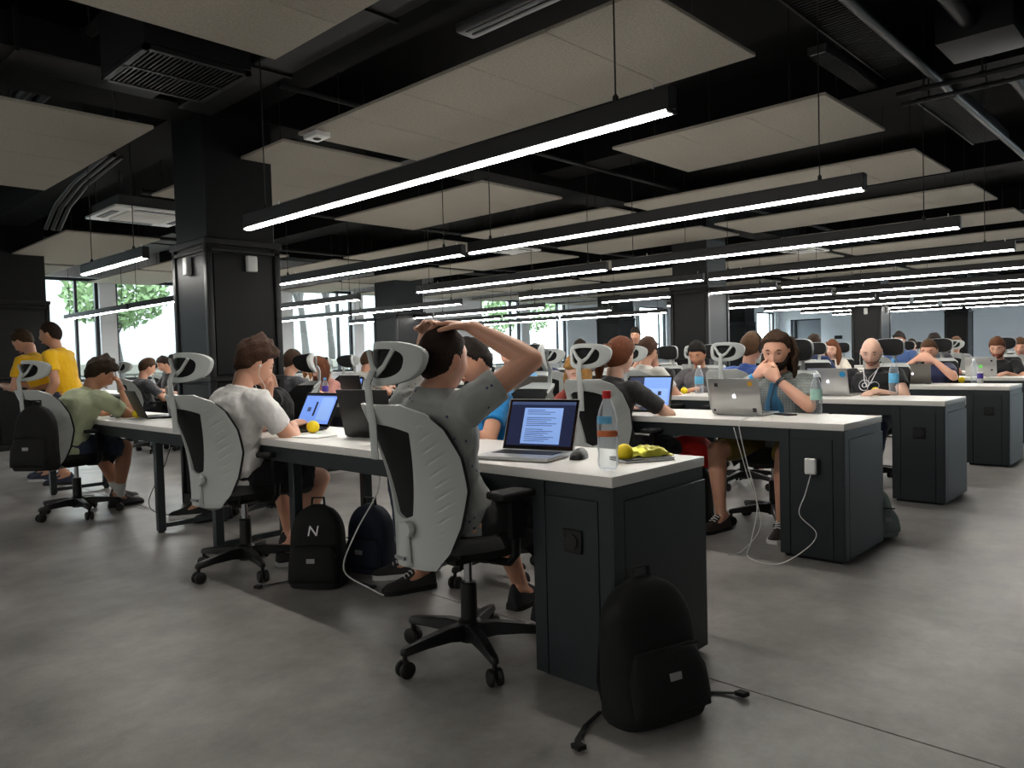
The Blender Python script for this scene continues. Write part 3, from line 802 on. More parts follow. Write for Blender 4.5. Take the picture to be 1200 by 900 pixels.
def laptop(x, y, deg, label, style='silver', screen='doc', W=.325, D=.225, open_=105, logo=None, stickers=(), z=DZ):
    """origin at the hinge centre; user side is local +x... keyboard extends to +x, lid rises at x=0; screen faces +x"""
    t = thing('laptop', label, 'laptop', (x, y, z), R(deg), 'laptops on the desks')
    body, dark = {'silver': ('silver', 'silver'), 'black': ('laptop_black', 'laptop_black'), 'grey': ('silver_dark', 'silver_dark'), 'brown': ('laptop_brown', 'laptop_brown')}[style]
    MB().box((.0, -W/2, .004), (D, W/2, .017)).build('base', body, t, bevel=.003, seg=2)
    for q in (-1, 1): MB().box((.02, q*W*.4-.02, 0), (D-.02, q*W*.4+.02, .0045)).build('foot', 'rubber', t)
    kb = MB().box((.03, -W/2+.025, .0168), (.13, W/2-.025, .0176)).build('keyboard', 'bezel', t)
    km = MB()
    for r_ in range(5):
        for c_ in range(13):
            yy = -W/2+.03+c_*(W-.06)/13; xx = .034+r_*.019
            km.box((xx, yy, .0176), (xx+.015, yy+(W-.06)/13-.004, .0187))
    k_ = km.build('keys', 'keys', kb, clean=False)
    MB().box((.14, -.05, .0168), (D-.012, .05, .0174)).build('trackpad', dark, t)
    a = R(open_); up = V(math.cos(a), 0, math.sin(a)); nr = V(math.sin(a), 0, -math.cos(a)); ax = V(0, 1, 0)
    H_ = D*.98; c0 = V(-.002, 0, .014)
    lid = MB().obox(c0+up*H_/2-nr*.004, (ax, up, nr), (W, H_, .008)).build('lid', body, t, bevel=.003, seg=2)
    MB().obox(c0+up*H_/2+nr*.0004, (ax, up, nr), (W-.008, H_-.008, .0012)).build('bezel', 'bezel', t)
    sc = MB(); e = c0+nr*.0014
    def q_(u0, v0, u1, v1, lift, m):
        sc.cur = m; w2 = W-.03; h2 = H_-.034; b_ = e+up*.02+nr*lift
        # u runs left to right for the viewer facing the screen (viewer looks along -nr)
        sc.quad(b_+ax*(-w2/2+u0*w2)+up*v0*h2, b_+ax*(-w2/2+u1*w2)+up*v0*h2, b_+ax*(-w2/2+u1*w2)+up*v1*h2, b_+ax*(-w2/2+u0*w2)+up*v1*h2)
    ms = ['scr_navy', 'scr_page', 'scr_text', 'scr_blue', 'scr_dark']
    if screen == 'doc':
        q_(0, 0, 1, 1, 0, 0); q_(0, .93, 1, 1, .0002, 2); q_(.22, .04, .82, .86, .0002, 1)
        for k in range(17):
            if k in (3, 9): continue
            q_(.27, .80-k*.044, .27+.5*(.55+.45*((k*37) % 10)/10), .815-k*.044, .0004, 2)
    elif screen == 'web':
        q_(0, 0, 1, 1, 0, 3); q_(.0, .95, 1, 1, .0002, 0); q_(.40, .25, .46, .75, .0004, 4); q_(.18, .4, .3, .55, .0003, 2); q_(.55, .12, .95, .9, .0002, 1)
    elif screen == 'split':
        q_(0, 0, 1, 1, 0, 3); q_(0, 0, .36, 1, .0002, 0); q_(.40, .1, .96, .6, .0003, 1); q_(.47, .35, .55, .5, .0004, 0); q_(.72, .35, .80, .5, .0004, 0)
        for k in range(4): q_(.05, .85-k*.1, .28, .87-k*.1, .0004, 2)
    else:
        q_(0, 0, 1, 1, 0, 3); q_(.05, .1, .6, .9, .0002, 1)
    so = sc.build('screen', ms, t, clean=False)
    bk = c0+up*H_/2-nr*.0082
    if logo:
        lm = MB()
        if logo in ('glow', 'dark'): apple_logo(lm, bk, -ax, up, -nr, .014)
        else:
            lm.rings([[bk-nr*h+(ax*math.cos(2*math.pi*j/24)+up*math.sin(2*math.pi*j/24))*.019 for j in range(24)] for h in (0, .0008)])
        lm.build('logo', 'logo_white' if logo == 'glow' else 'logo_grey', lid)
    for (u, v, shp, m, s_) in stickers:
        c = bk+(-ax)*(u-.5)*W+up*(v-.5)*H_
        n = {'hex': 6, 'sq': 4, 'disc': 20}[shp]; o_ = math.pi/4 if n == 4 else math.pi/6
        MB().rings([[c-nr*h+((-ax)*math.cos(2*math.pi*j/n+o_)+up*math.sin(2*math.pi*j/n+o_))*s_ for j in range(n)] for h in (0, .0007)]).build('sticker', m, lid)
    return t

def bottle(x, y, label, capm='cap_red', labm='label_blue', h=.245, r=.032, marks=None, z=DZ):
    t = thing('water_bottle', label, 'bottle', (x, y, z))
    s = h/.245
    prof = [(.004, .004), (r*.75, .0), (r*.95, .012), (r, .03), (r*.94, .05*s), (r, .07*s), (r*.97, .10*s), (r, .13*s), (r, .155*s), (r*.8, .185*s), (r*.5, .21*s), (.0125, .222*s), (.0125, .236*s)]
    inner = [(max(a-.0012, .001), b) for a, b in reversed(prof)]
    MB().lathe(prof, n=24).build('body', 'bottle_plastic', t, smooth=50)
    MB().lathe([(.0145, .222*s), (.0155, .224*s), (.0155, .243*s), (.014, .246*s)], n=20).build('cap', capm, t, smooth=40)
    if labm:
        RG = [[(rr*math.cos(2*math.pi*j/24), rr*math.sin(2*math.pi*j/24), zz) for j in range(24)] for rr, zz in ((r+.0008, .085*s), (r+.0008, .15*s))]
        MB().rings(RG, close=False).build('label', labm, t, smooth=60)
    return t
def ball(x, y, label, r=.031, z=DZ):
    o = MB().ellipsoid((0, 0, 0), (r, r, r), n=24, m=14).build('stress_ball', 'ball_yellow', smooth=60)
    o.location = (x, y, z+r); return tag(o, label, 'ball', 'yellow balls on the desks')
def phone(x, y, deg, label, m='bezel', s=(.145, .07, .009)):
    t = thing('smartphone', label, 'phone', (x, y, DZ), R(deg))
    MB().box((-s[0]/2, -s[1]/2, 0), (s[0]/2, s[1]/2, s[2])).build('case', m, t, bevel=.004, seg=2)
    MB().box((-s[0]/2+.008, -s[1]/2+.004, s[2]-.0002), (s[0]/2-.008, s[1]/2-.004, s[2]+.0005)).build('glass', 'scr_dark', t)
    return t
def cable(label, pts, r=.0028, m='cable_white', name='charging_cable'):
    P = [V(*p) for p in pts]; C_ = []
    for i in range(len(P)-1):      # Catmull-Rom
        p0, p1, p2, p3 = P[max(i-1, 0)], P[i], P[i+1], P[min(i+2, len(P)-1)]
        for q in range(6):
            u = q/6; C_.append(.5*((2*p1)+(p2-p0)*u+(2*p0-5*p1+4*p2-p3)*u*u+(3*p1-p0-3*p2+p3)*u**3))
    C_.append(P[-1])
    return tag(MB().tube(C_, r, 6).build(name, m, smooth=60), label, 'cable')

# laptops: deg turns local +x (keyboard side); facing -x user => deg 180, far-side user => deg 0
laptop(2.27, 2.03, 180+14, 'open silver laptop showing a document in front of the man with hands on his head', 'silver', 'doc', open_=112)
laptop(2.255, 3.13, 8, 'black laptop with its lid turned to the camera between the two front men', 'black', 'web', W=.36, D=.25, open_=103)
laptop(2.40, 3.93, 180+4, 'laptop with blue screen in front of the man in white T-shirt', 'black', 'web', open_=118)
laptop(2.20, 5.93, -8, 'black laptop seen from behind beside the yellow ball near the man in green', 'black', 'web', open_=112)
laptop(2.36, 5.78, -14, 'brownish laptop lid standing behind the black one near the man in green', 'brown', 'web', W=.3, open_=95)
laptop(4.25, 2.16, 0, 'silver laptop with glowing fruit logo and stickers before the man with dreadlocks', 'silver', 'web', open_=104, logo='glow',
       stickers=((.16, .82, 'sq', 'sticker_dark', .016), (.84, .86, 'sq', 'sticker_yellow', .019), (.87, .12, 'sq', 'sticker_dark', .018), (.07, .09, 'disc', 'sticker_dark', .008)))
laptop(4.44, 2.93, 180+8, 'black laptop with a blue and white page before the woman with a ponytail', 'black', 'split', W=.34, D=.235, open_=108)
laptop(4.27, 3.8, 5, 'large grey laptop with round logo seen from behind left of the white chair', 'grey', 'web', W=.36, D=.25, open_=110, logo='disc')
laptop(6.25, 2.36, -4, 'silver laptop with blue stickers and glowing logo before the bald man', 'silver', 'web', open_=103, logo='glow', stickers=((.1, .78, 'disc', 'sticker_blue', .026), (.88, .78, 'hex', 'sticker_blue', .026)))
laptop(8.38, 2.33, 12, 'grey laptop tilted before the man hiding his mouth behind his hands', 'grey', 'web', open_=118, logo='glow')
laptop(10.38, 2.14, 0, 'silver laptop with green and dark stickers before the bearded man at far right', 'silver', 'web', open_=100, stickers=((.5, .5, 'disc', 'sticker_green', .02), (.85, .8, 'sq', 'sticker_dark', .015), (.85, .3, 'sq', 'sticker_dark', .015)))
laptop(12.42, 2.08, 0, 'silver laptop cut off by the right picture edge', 'silver', 'web')
laptop(6.28, 4.28, 0, 'grey laptop before the man shading his face', 'grey', 'web', open_=100)
laptop(4.43, 6.5, 180+4, 'laptop with pale blue screen before the man in dark grey T-shirt', 'black', 'web', open_=106)
laptop(4.23, 6.12, 0, 'black laptop seen from behind right of the pale blue screen', 'black', 'web', W=.34, D=.25, open_=102)
laptop(4.3, 7.1, 0, 'silver laptop with fruit logo before the woman with long light brown hair', 'silver', 'web', logo='dark')
laptop(10.4, 4.0, 0, 'laptop before the woman in white far behind the dreadlocks', 'black', 'web')
laptop(6.3, 5.75, 0, 'white looking laptop before the person with headphones', 'silver', 'web')

bottle(2.105, 1.552, 'clear water bottle with red cap at the corner of the front desk', 'cap_red', None, h=.27, r=.036)
bt = bpy.data.objects['water_bottle']
RG = [[(.0372*math.cos(t_), .0372*math.sin(t_), zz) for t_ in np.linspace(2.6, 4.2, 9)] for zz in (.16, .185)]
MB().rings(RG, close=False).build('print', 'label_blue', bt, smooth=60)
RG = [[(.0372*math.cos(t_), .0372*math.sin(t_), zz) for t_ in np.linspace(2.5, 5.0, 13)] for zz in (.115, .135)]
MB().rings(RG, close=False).build('print', 'label_orange', bt, smooth=60)
bottle(4.55, 1.80, 'clear water bottle with green label on the second desk row', 'cap_white', 'label_green', h=.245, r=.034)
bottle(6.47, 1.94, 'tall clear bottle with pale blue label beside the bald man', 'cap_blue', 'label_blue', h=.29, r=.036)
bottle(8.72, 1.86, 'clear bottle on the fourth desk row beside a purple can', 'cap_white', None, h=.24)
bottle(6.30, 3.58, 'large clear bottle before the man in grey cardigan', 'cap_white', 'label_blue', h=.26, r=.04)
bottle(6.27, 3.44, 'smaller clear bottle with reddish label before the man in grey cardigan', 'cap_white', 'label_orange', h=.2)
bottle(4.42, 6.92, 'small clear bottle between the laptops left of the hands-on-head man', 'cap_blue', 'label_purple', h=.22)
t = thing('drink_can', 'purple and white drink can beside the clear bottle on the fourth row', 'can', (8.69, 1.80, DZ))
MB().lathe([(.022, 0), (.027, .006), (.027, .10), (.022, .112), (.02, .109)], n=20).build('body', 'white_plastic', t, smooth=40)
MB().rings([[(.0275*math.cos(2*math.pi*j/20), .0275*math.sin(2*math.pi*j/20), zz) for j in range(20)] for zz in (.045, .098)], close=False).build('label', 'label_purple', t, smooth=50)
ball(2.27, 3.69, 'yellow ball beside the laptop of the man in white T-shirt', .035)
ball(6.53, 2.10, 'yellow ball on the third desk row before the bald man')
ball(8.72, 1.97, 'yellow ball on the fourth desk row')
ball(2.21, 6.08, 'yellow ball beside the man in green', .033)
ball(6.2, 3.68, 'yellow ball before the man in grey cardigan')
ball(2.30, 1.62, 'yellow ball behind the red capped bottle', .032)
ball(4.52, 6.75, 'yellow ball by the far women at the left')
# crisp packet
t = thing('crisp_packet', 'crumpled yellow green foil snack packet on the front desk', 'snack packet', (2.41, 1.60, DZ+.012), R(-35))
rg = np.random.default_rng(3)
def cp(u, v):
    a, b = 2*u-1, 2*v-1
    z = .035*(1-a*a)**.5*(1-b**4)*.9+.004*math.sin(9*a+5*b)+.003*math.sin(14*b-6*a)
    return (.085*a*(1+.05*math.sin(7*b)), .06*b*(1-.2*abs(a)), z)
def cp2(u, v): p = cp(u, v); return (p[0], p[1], -.1*p[2])
MB().grid(cp, 18, 12).build('upper_foil', 'foil', t, smooth=30); MB().grid(cp2, 18, 12).build('lower_foil', 'foil', t, smooth=30)
for q in (-1, 1): MB().box((q*.085-.008, -.048, -.002), (q*.085+.008, .048, .003)).build('seal', 'foil', t)
t = thing('notebook', 'thin black notebook with pale pages under the snack packet', 'notebook', (2.36, 1.585, DZ), R(-28))
MB().box((-.10, -.07, 0), (.10, .07, .002)).box((-.10, -.07, .009), (.10, .07, .011)).build('cover', 'notebook_black', t)
MB().box((-.098, -.068, .002), (.097, .067, .009)).build('pages', 'paper', t)
# computer mouse
t = thing('computer_mouse', 'black and grey computer mouse beside the open silver laptop', 'mouse', (2.255, 1.80, DZ), R(200))
def mo(u, v):
    a, b = 2*u-1, v*math.pi
    w_ = .031*(1-.25*a*a)*math.sqrt(max(0, 1-a**6)); h_ = .036*math.sqrt(max(0, 1-a**4))*(1-.25*a)
    return (.055*a, w_*math.cos(b), .001+h_*math.sin(b)**.8)
MB().grid(mo, 20, 14).build('shell', 'laptop_black', t, smooth=60)
MB().lathe([(.006, -.004), (.009, -.003), (.009, .003), (.006, .004)], (.03, 0, .026), 12, 'y').build('scroll_wheel', 'silver_dark', t, smooth=40)
MB().box((.02, -.0008, .02), (.052, .0008, .0315)).build('button_gap', 'silver_dark', t)
phone(4.40, 1.93, 60, 'black phone lying beside the laptop with stickers')
phone(6.47, 2.03, 40, 'dark phone beside the tall bottle on the third row')
phone(2.21, 6.42, 20, 'dark phone beside the man in green')
t = thing('paper_sheets', 'loose white papers on the middle desk of the front row', 'papers', (2.12, 5.75, DZ), R(20))
for q in range(3): MB().box((-.105+.01*q, -.15+.012*q, .0015*q), (.105+.01*q, .15+.012*q, .0015*q+.001)).build('sheet', 'paper', t)
t = thing('pen', 'pen with green and blue tip beside the yellow ball of the man in white', 'pen', (2.18, 3.60, DZ+.0045), R(-20))
MB().tube([(-.07, 0, 0), (.05, 0, 0)], .0042, 8).build('barrel', 'white_plastic', t, smooth=50)
MB().tube([(.05, 0, 0), (.07, 0, 0)], [.0042, .001], 8).build('tip', 'sticker_green', t, smooth=50)
t = thing('notepad', 'thin white notepad by the yellow ball of the man in white', 'notepad', (2.16, 3.52, DZ), R(12))
MB().box((-.075, -.105, 0), (.075, .105, .002)).build('back_card', 'patch_grey', t)
MB().box((-.074, -.104, .002), (.074, .104, .006)).build('pages', 'paper', t)
# wall charger on the second cabinet and cables
t = thing('power_adapter', 'white laptop power adapter plugged into the second row cabinet', 'charger', (ROWX[1]-.012, 1.60, .47))
MB().box((-.032, -.03, 0), (-.004, .03, .085)).build('brick', 'white_plastic', t, bevel=.01, seg=3)
MB().box((-.006, -.012, .03), (.002, .012, .055)).build('plug', 'white_plastic', t)
xc = ROWX[1]-.03
cable('white charging cable looping from the adapter to the floor by the second row', [(xc, 1.60, .472), (xc-.005, 1.63, .36), (xc-.01, 1.66, .25), (xc-.01, 1.57, .16), (xc-.06, 1.62, .07), (xc-.17, 1.72, .006), (xc-.12, 1.9, .006), (xc+.06, 1.97, .05), (xc+.12, 1.96, .25), (xc+.06, 1.99, .5), (xc-.005, 2.0, .70), (xc+.025, 2.0, .744), (4.2, 2.02, .747)])
cable('second white cable hanging under the second row desk', [(xc-.03, 2.02, .70), (xc+.03, 1.98, .45), (xc+.1, 1.93, .15), (xc-.02, 1.98, .01), (xc-.15, 2.0, .006)], .0025)
cable('white cable hanging under the front desk beside the jeans', [(2.2, 2.98, .66), (2.18, 2.99, .5), (2.1, 3.07, .3), (2.06, 3.12, .12), (2.12, 3.0, .04), (2.16, 2.94, .006)], .0035)
cable('thin cable looping under the middle front desk', [(2.3, 5.6, .66), (2.25, 5.7, .4), (2.2, 5.9, .1), (2.3, 5.75, .01), (2.6, 5.5, .005)], .003, 'cable_black')

# ================================================================== BAGS
def backpack(x, y, deg, lean, label, W=.30, D=.17, H_=.47, mark=None, m='backpack_black', straps=True):
    t = thing('backpack', label, 'bag', (x, y, 0), R(deg))
    t.rotation_euler = (0, R(lean), R(deg))
    def prof(z):
        v = z/H_
        w_ = W/2*(1-.10*v)*math.sqrt(max(.0, 1-max(0, (v-.62)/.385)**2.2)); d_ = D/2*(1.05-.45*v)*math.sqrt(max(0, 1-max(0, (v-.72)/.285)**2.4))
        return max(w_, .01), max(d_, .008)
    RG = []; n = 28
    for k in range(19):
        z = H_*k/18*.995; w_, d_ = prof(z)
        if k == 0: w_, d_ = w_*.9, d_*.9
        RG.append([(d_*np.sign(math.cos(a))*abs(math.cos(a))**.6*(1+.03*math.sin(5*z*9+a*2)), w_*np.sign(math.sin(a))*abs(math.sin(a))**.6, .004+z) for a in (2*math.pi*j/n for j in range(n))])
    b = MB().rings(RG).build('body', m, t, smooth=60)
    # front pocket on -x side
    RG = []
    for k in range(9):
        v = k/8; z = .03+H_*.46*v; w_ = W/2*.86*(1-.12*max(0, v-.6)/.4*2); d_ = .035*math.sqrt(max(.02, 1-(2*v-1)**4)); cx = -D/2*(1.0-.42*z/H_)
        RG.append([(cx+d_*(math.cos(a)*.9-.1), w_*np.sign(math.sin(a))*abs(math.sin(a))**.6, z) for a in (2*math.pi*j/20 for j in range(20))])
    fp = MB().rings(RG).build('front_pocket', m, t, smooth=60)
    zc = .03+H_*.45
    MB().tube([(-D/2*.82-.012, -W*.36, zc), (-D/2*.86-.018, 0, zc+.008), (-D/2*.82-.012, W*.36, zc)], .004, 6).build('zip', 'strap_black', fp)
    MB().tube([(.0, -.035, H_-.02), (.0, -.03, H_+.035), (0, .03, H_+.035), (0, .035, H_-.02)], [(.012, .005)]*4, 8, side=(1, 0, 0)).build('handle', 'strap_black', t, smooth=50)
    MB().box((-D/2*.9-.035, -.021, H_*.32), (-D/2*.9-.029, .021, H_*.32+.022)).build('patch', 'patch_grey', t)
    if straps:
        for q in (-1, 1):
            st = MB().tube([(D*.30, q*.05, H_*.9), (D*.55, q*.08, H_*.6), (D*.55, q*.11, H_*.25), (D*.35, q*.12, .03)], [(.028, .008)]*4, 8, side=(0, 1, 0)).build('shoulder_strap', 'strap_black', t, smooth=50)
            MB().tube([(D*.4, q*(W/2-.02), .03), (D*.3, q*(W/2+.05), .012), (.0, q*(W/2+.12), .006), (-.05, q*(W/2+.15), .008)], [(.011, .003)]*4, 6, side=(1, 0, 0)).box((-.07, q*(W/2+.15)-.014, .001), (-.03, q*(W/2+.15)+.014, .014)).build('buckle_strap', 'strap_black', st)
    return t
bpk = backpack(1.975, 1.295, 72, 8, 'large black backpack leaning on the end of the front desk', .34, .20, .43)
bp2 = backpack(2.05, 3.34, 38, 6, 'black backpack with a white letter N on the floor under the front desk', .29, .17, .41)
text_mesh('N', .075, 'letter_mark', 'print_white', bp2, Matrix.Translation((-.088, .0, .285)) @ Matrix.Rotation(R(-12), 4, 'Y') @ Matrix.Rotation(R(-90), 4, 'Z') @ Matrix.Rotation(R(90), 4, 'X') @ Matrix.Shear('XZ', 4, (0, 0)))
backpack(2.40, 3.36, 20, 0, 'dark blue bag on the floor beside the jeans under the front desk', .26, .2, .36, m='bag_blue', straps=False)
backpack(4.70, 1.50, 60, 12, 'grey green bag slumped behind the second row cabinet', .22, .16, .30, m='bag_grey', straps=False)
backpack(1.52, 6.08, 40, 4, 'black backpack hung on the chair of the man in green', .30, .18, .46, straps=False)
bpy.data.objects['backpack.004'].location.z = .42
backpack(4.47, 2.62, 10, 0, 'black backpack under the second row desk with a red jacket on it', .3, .2, .40, straps=False)
t = thing('red_rain_jacket', 'crumpled red jacket on the black backpack under the second row desk', 'jacket', (4.45, 2.60, .385))
rg = np.random.default_rng(5); RG = []
for k in range(9):
    v = k/8; rr = .13*math.sqrt(max(.03, 1-(1.6*v-.6)**2)) if v > .375 else .13
    RG.append([(rr*math.cos(a)*(1+.15*math.sin(5*a+3*v)), rr*1.25*math.sin(a)*(1+.12*math.sin(4*a+7*v)), .2*v) for a in (2*math.pi*j/22 for j in range(22))])
MB().rings(RG).build('folded_body', 'bag_red', t, smooth=50)
MB().tube([(-.05, -.14, .02), (-.13, -.05, .06), (-.14, .06, .05), (-.08, .15, .02)], [.03, .035, .035, .03], 10, round_ends=True).build('sleeve', 'bag_red', t, smooth=60)
# ================================================================== PEOPLE
PEND = []
def rotz(a): c, s = math.cos(a), math.sin(a); return np.array([[c, -s, 0], [s, c, 0], [0, 0, 1.]])
def roty(a): c, s = math.cos(a), math.sin(a); return np.array([[c, 0, s], [0, 1, 0], [-s, 0, c]])
def rotx(a): c, s = math.cos(a), math.sin(a); return np.array([[1, 0, 0], [0, c, -s], [0, s, c]])
def ik(a, b, l1, l2, pole):
    a, b = np.asarray(a, float), np.asarray(b, float); d = b-a; D = np.linalg.norm(d)
    if D > (l1+l2)*.998: b = a+d/D*(l1+l2)*.998; d = b-a; D = np.linalg.norm(d)
    x = (l1*l1-l2*l2+D*D)/(2*D); h = math.sqrt(max(0, l1*l1-x*x)); n = d/D
    p = np.asarray(pole, float); p = unit(p-n*np.dot(p, n))
    return a+n*x+p*h, b
def sphere_dirs(n=40, m=30):
    D = np.zeros((m+1, n, 3))
    for i in range(m+1):
        a = math.pi*(i+.01)/(m+.02)
        for j in range(n):
            t = 2*math.pi*j/n
            D[i, j] = (math.sin(a)*math.cos(t), math.sin(a)*math.sin(t), -math.cos(a))
    return D
SD = sphere_dirs()
def head_pts(D=SD):
    a, b, c = .097, .077, .119
    r = 1/np.sqrt((D[..., 0]/a)**2+(D[..., 1]/b)**2+(D[..., 2]/c)**2)
    P = D*r[..., None]
    x, y, z = P[..., 0].copy(), P[..., 1].copy(), P[..., 2].copy()
    zt = np.clip(-z/.119, 0, 1)
    y = y*(1-.22*zt**2); fr = x > 0
    x = np.where(fr, x*(1-.06*zt), x*(1-.42*zt**1.6)); x = np.where(~fr, x*1.05, x)
    G = lambda yy, zz, sy, sz: np.exp(-((np.abs(y)-yy)/sy)**2-((z-zz)/sz)**2)*np.clip(x/.05, 0, 1)
    zz = z
    dx = .026*G(0, -.028, .013, .020)+.012*G(0, .002, .010, .022)-.011*G(.032, .010, .017, .013)+.005*G(.02, .036, .035, .010)
    dx += .007*G(0, -.068, .024, .011)-.004*G(0, -.083, .02, .007)+.010*G(0, -.103, .024, .014)+.006*G(.038, -.025, .016, .018)
    return np.stack([x+dx, y, z], -1)
HP = head_pts()
def wob(P, f, seed):
    rg = np.random.default_rng(seed); s = 0
    for k in range(7):
        w_ = rg.normal(size=3)*f; s = s+np.sin(P@w_+rg.uniform(0, 6.28))
    return s/3.0
def hair_pts(thick=.018, line=None, seed=0, rough=1.0, top=.7, lift=0.0):
    P = HP; x, y, z = P[..., 0], P[..., 1], P[..., 2]
    az = np.degrees(np.arctan2(np.abs(y), x))
    hl = np.interp(az, [0, 35, 60, 80, 95, 120, 180], line or [.066, .062, .045, .0, .012, -.045, -.075])
    m_ = np.clip((z-hl)/.014+.5, 0, 1); m_ = m_*m_*(3-2*m_)
    n_ = unit_arr(P*np.array([1/.097**2, 1/.077**2, 1/.119**2]))
    th = thick*(.65+top*np.clip(z/.119, 0, 1))*(1+.22*rough*wob(P, 55, seed)+.10*rough*wob(P, 130, seed+1))
    return P+n_*(th*m_-.010*(1-m_))[..., None]+np.array([lift*.5, 0, lift])*(m_*np.clip(z/.1, 0, 1)*np.clip(x/.06+.3, 0, 1))[..., None]
def beard_pts(thick=.012, seed=2, low=1.0):
    P = HP; x, y, z = P[..., 0], P[..., 1], P[..., 2]
    az = np.degrees(np.arctan2(np.abs(y), x))
    hl = np.interp(az, [0, 12, 25, 45, 75, 95, 110, 180], [-.046, -.046, -.05, -.048, -.010, .02, -.2, -.2])
    m_ = np.clip((hl-z)/.010+.4, 0, 1)*(z > -.125)
    mouth = np.exp(-(y/.024)**2-((z+.068)/.008)**2)*(x > 0)
    n_ = unit_arr(P*np.array([1/.097**2, 1/.077**2, 1/.119**2]))
    th = thick*(1+.3*wob(P, 80, seed))*(1+.8*np.clip(-(z+.07)/.05, 0, 1)*low)
    return P+n_*(th*m_*(1-.9*mouth)-.010*(1-m_))[..., None]
def unit_arr(a): return a/np.maximum(np.linalg.norm(a, axis=-1, keepdims=True), 1e-9)
def add_sphere(mb, P, M, c):
    Q = P@M.T+np.asarray(c); mb.rings([list(r) for r in Q])
def hand(mb, w, d, n, side, curl=25, spread=4, thumb=35, scale=1.0):
    """palm and five fingers; w wrist, d finger direction, n palm normal (palm faces n); side=+1 left hand, -1 right hand"""
    d = unit(d); n = unit(np.asarray(n, float)-d*np.dot(n, d)); lat = np.cross(n, d)*side      # lat points to the thumb side
    s = scale
    mb.tube([w-d*.012, w+d*.02*s, w+d*.055*s, w+d*.088*s], [(.026*s, .020*s), (.034*s, .017*s), (.042*s, .0155*s), (.041*s, .0125*s)], 12, side=lat, round_ends=True)
    fl = [.072, .080, .074, .058]; rad = [.0088, .009, .0086, .0076]; off = [.031, .011, -.010, -.030]
    for f in range(4):
        a = R(spread)*(1.5-f); base = w+d*(.085-.004*abs(f-1.2))*s+lat*off[f]*s
        dd = unit(d*math.cos(a)+lat*math.sin(a)); nn = n; pts = [base-dd*.02*s, base]; p = base
        ca = 0
        for q, fr in enumerate((.45, .31, .24)):
            ca += R(curl*(1.0 if q else .8)); v = dd*math.cos(ca)+nn*math.sin(ca); p = p+v*fl[f]*fr*s; pts.append(p)
        mb.tube(pts, [rad[f]*s*1.05, rad[f]*s, rad[f]*s*.97, rad[f]*s*.9, rad[f]*s*.8], 8, side=lat, round_ends=True)
    b0 = w+d*.018*s+lat*.022*s; a = R(thumb)
    v1 = unit(d*math.cos(a)+lat*math.sin(a)+n*.25); v2 = unit(d*math.cos(a*.55)+lat*math.sin(a*.55)+n*.45)
    mb.tube([b0, b0+v1*.042*s, b0+v1*.042*s+v2*.034*s, b0+v1*.042*s+v2*.058*s], [.0145*s, .0115*s, .0105*s, .0085*s], 8, side=n, round_ends=True)

def remesh_obj(name, mb, m, parent, vox, smooth=5, disp=0.0, dsize=.09, seed=0):
    me = mb.mesh(name, [m]); o = link(name, me, parent)
    bm = bmesh.new(); bm.from_mesh(me); bmesh.ops.recalc_face_normals(bm, faces=bm.faces); bm.to_mesh(me); bm.free()
    md = o.modifiers.new('r', 'REMESH'); md.mode = 'VOXEL'; md.voxel_size = vox; md.use_smooth_shade = True
    s_ = o.modifiers.new('s', 'SMOOTH'); s_.factor = .5; s_.iterations = smooth
    if disp:
        key = 'folds%.3f' % dsize
        tx = bpy.data.textures.get(key) or bpy.data.textures.new(key, 'CLOUDS'); tx.noise_scale = dsize; tx.noise_depth = 2
        dm = o.modifiers.new('d', 'DISPLACE'); dm.texture = tx; dm.strength = disp; dm.mid_level = .5; dm.texture_coords = 'LOCAL'
    PEND.append(o); return o
def bake_pending():
    dg = bpy.context.evaluated_depsgraph_get(); dg.update()
    res = [bpy.data.meshes.new_from_object(o.evaluated_get(dg)) for o in PEND]
    for o, me in zip(PEND, res):
        o.modifiers.clear(); old = o.data; me.name = old.name; o.data = me
        me.polygons.foreach_set('use_smooth', [True]*len(me.polygons))
        if old.users == 0: bpy.data.meshes.remove(old)
    PEND.clear()

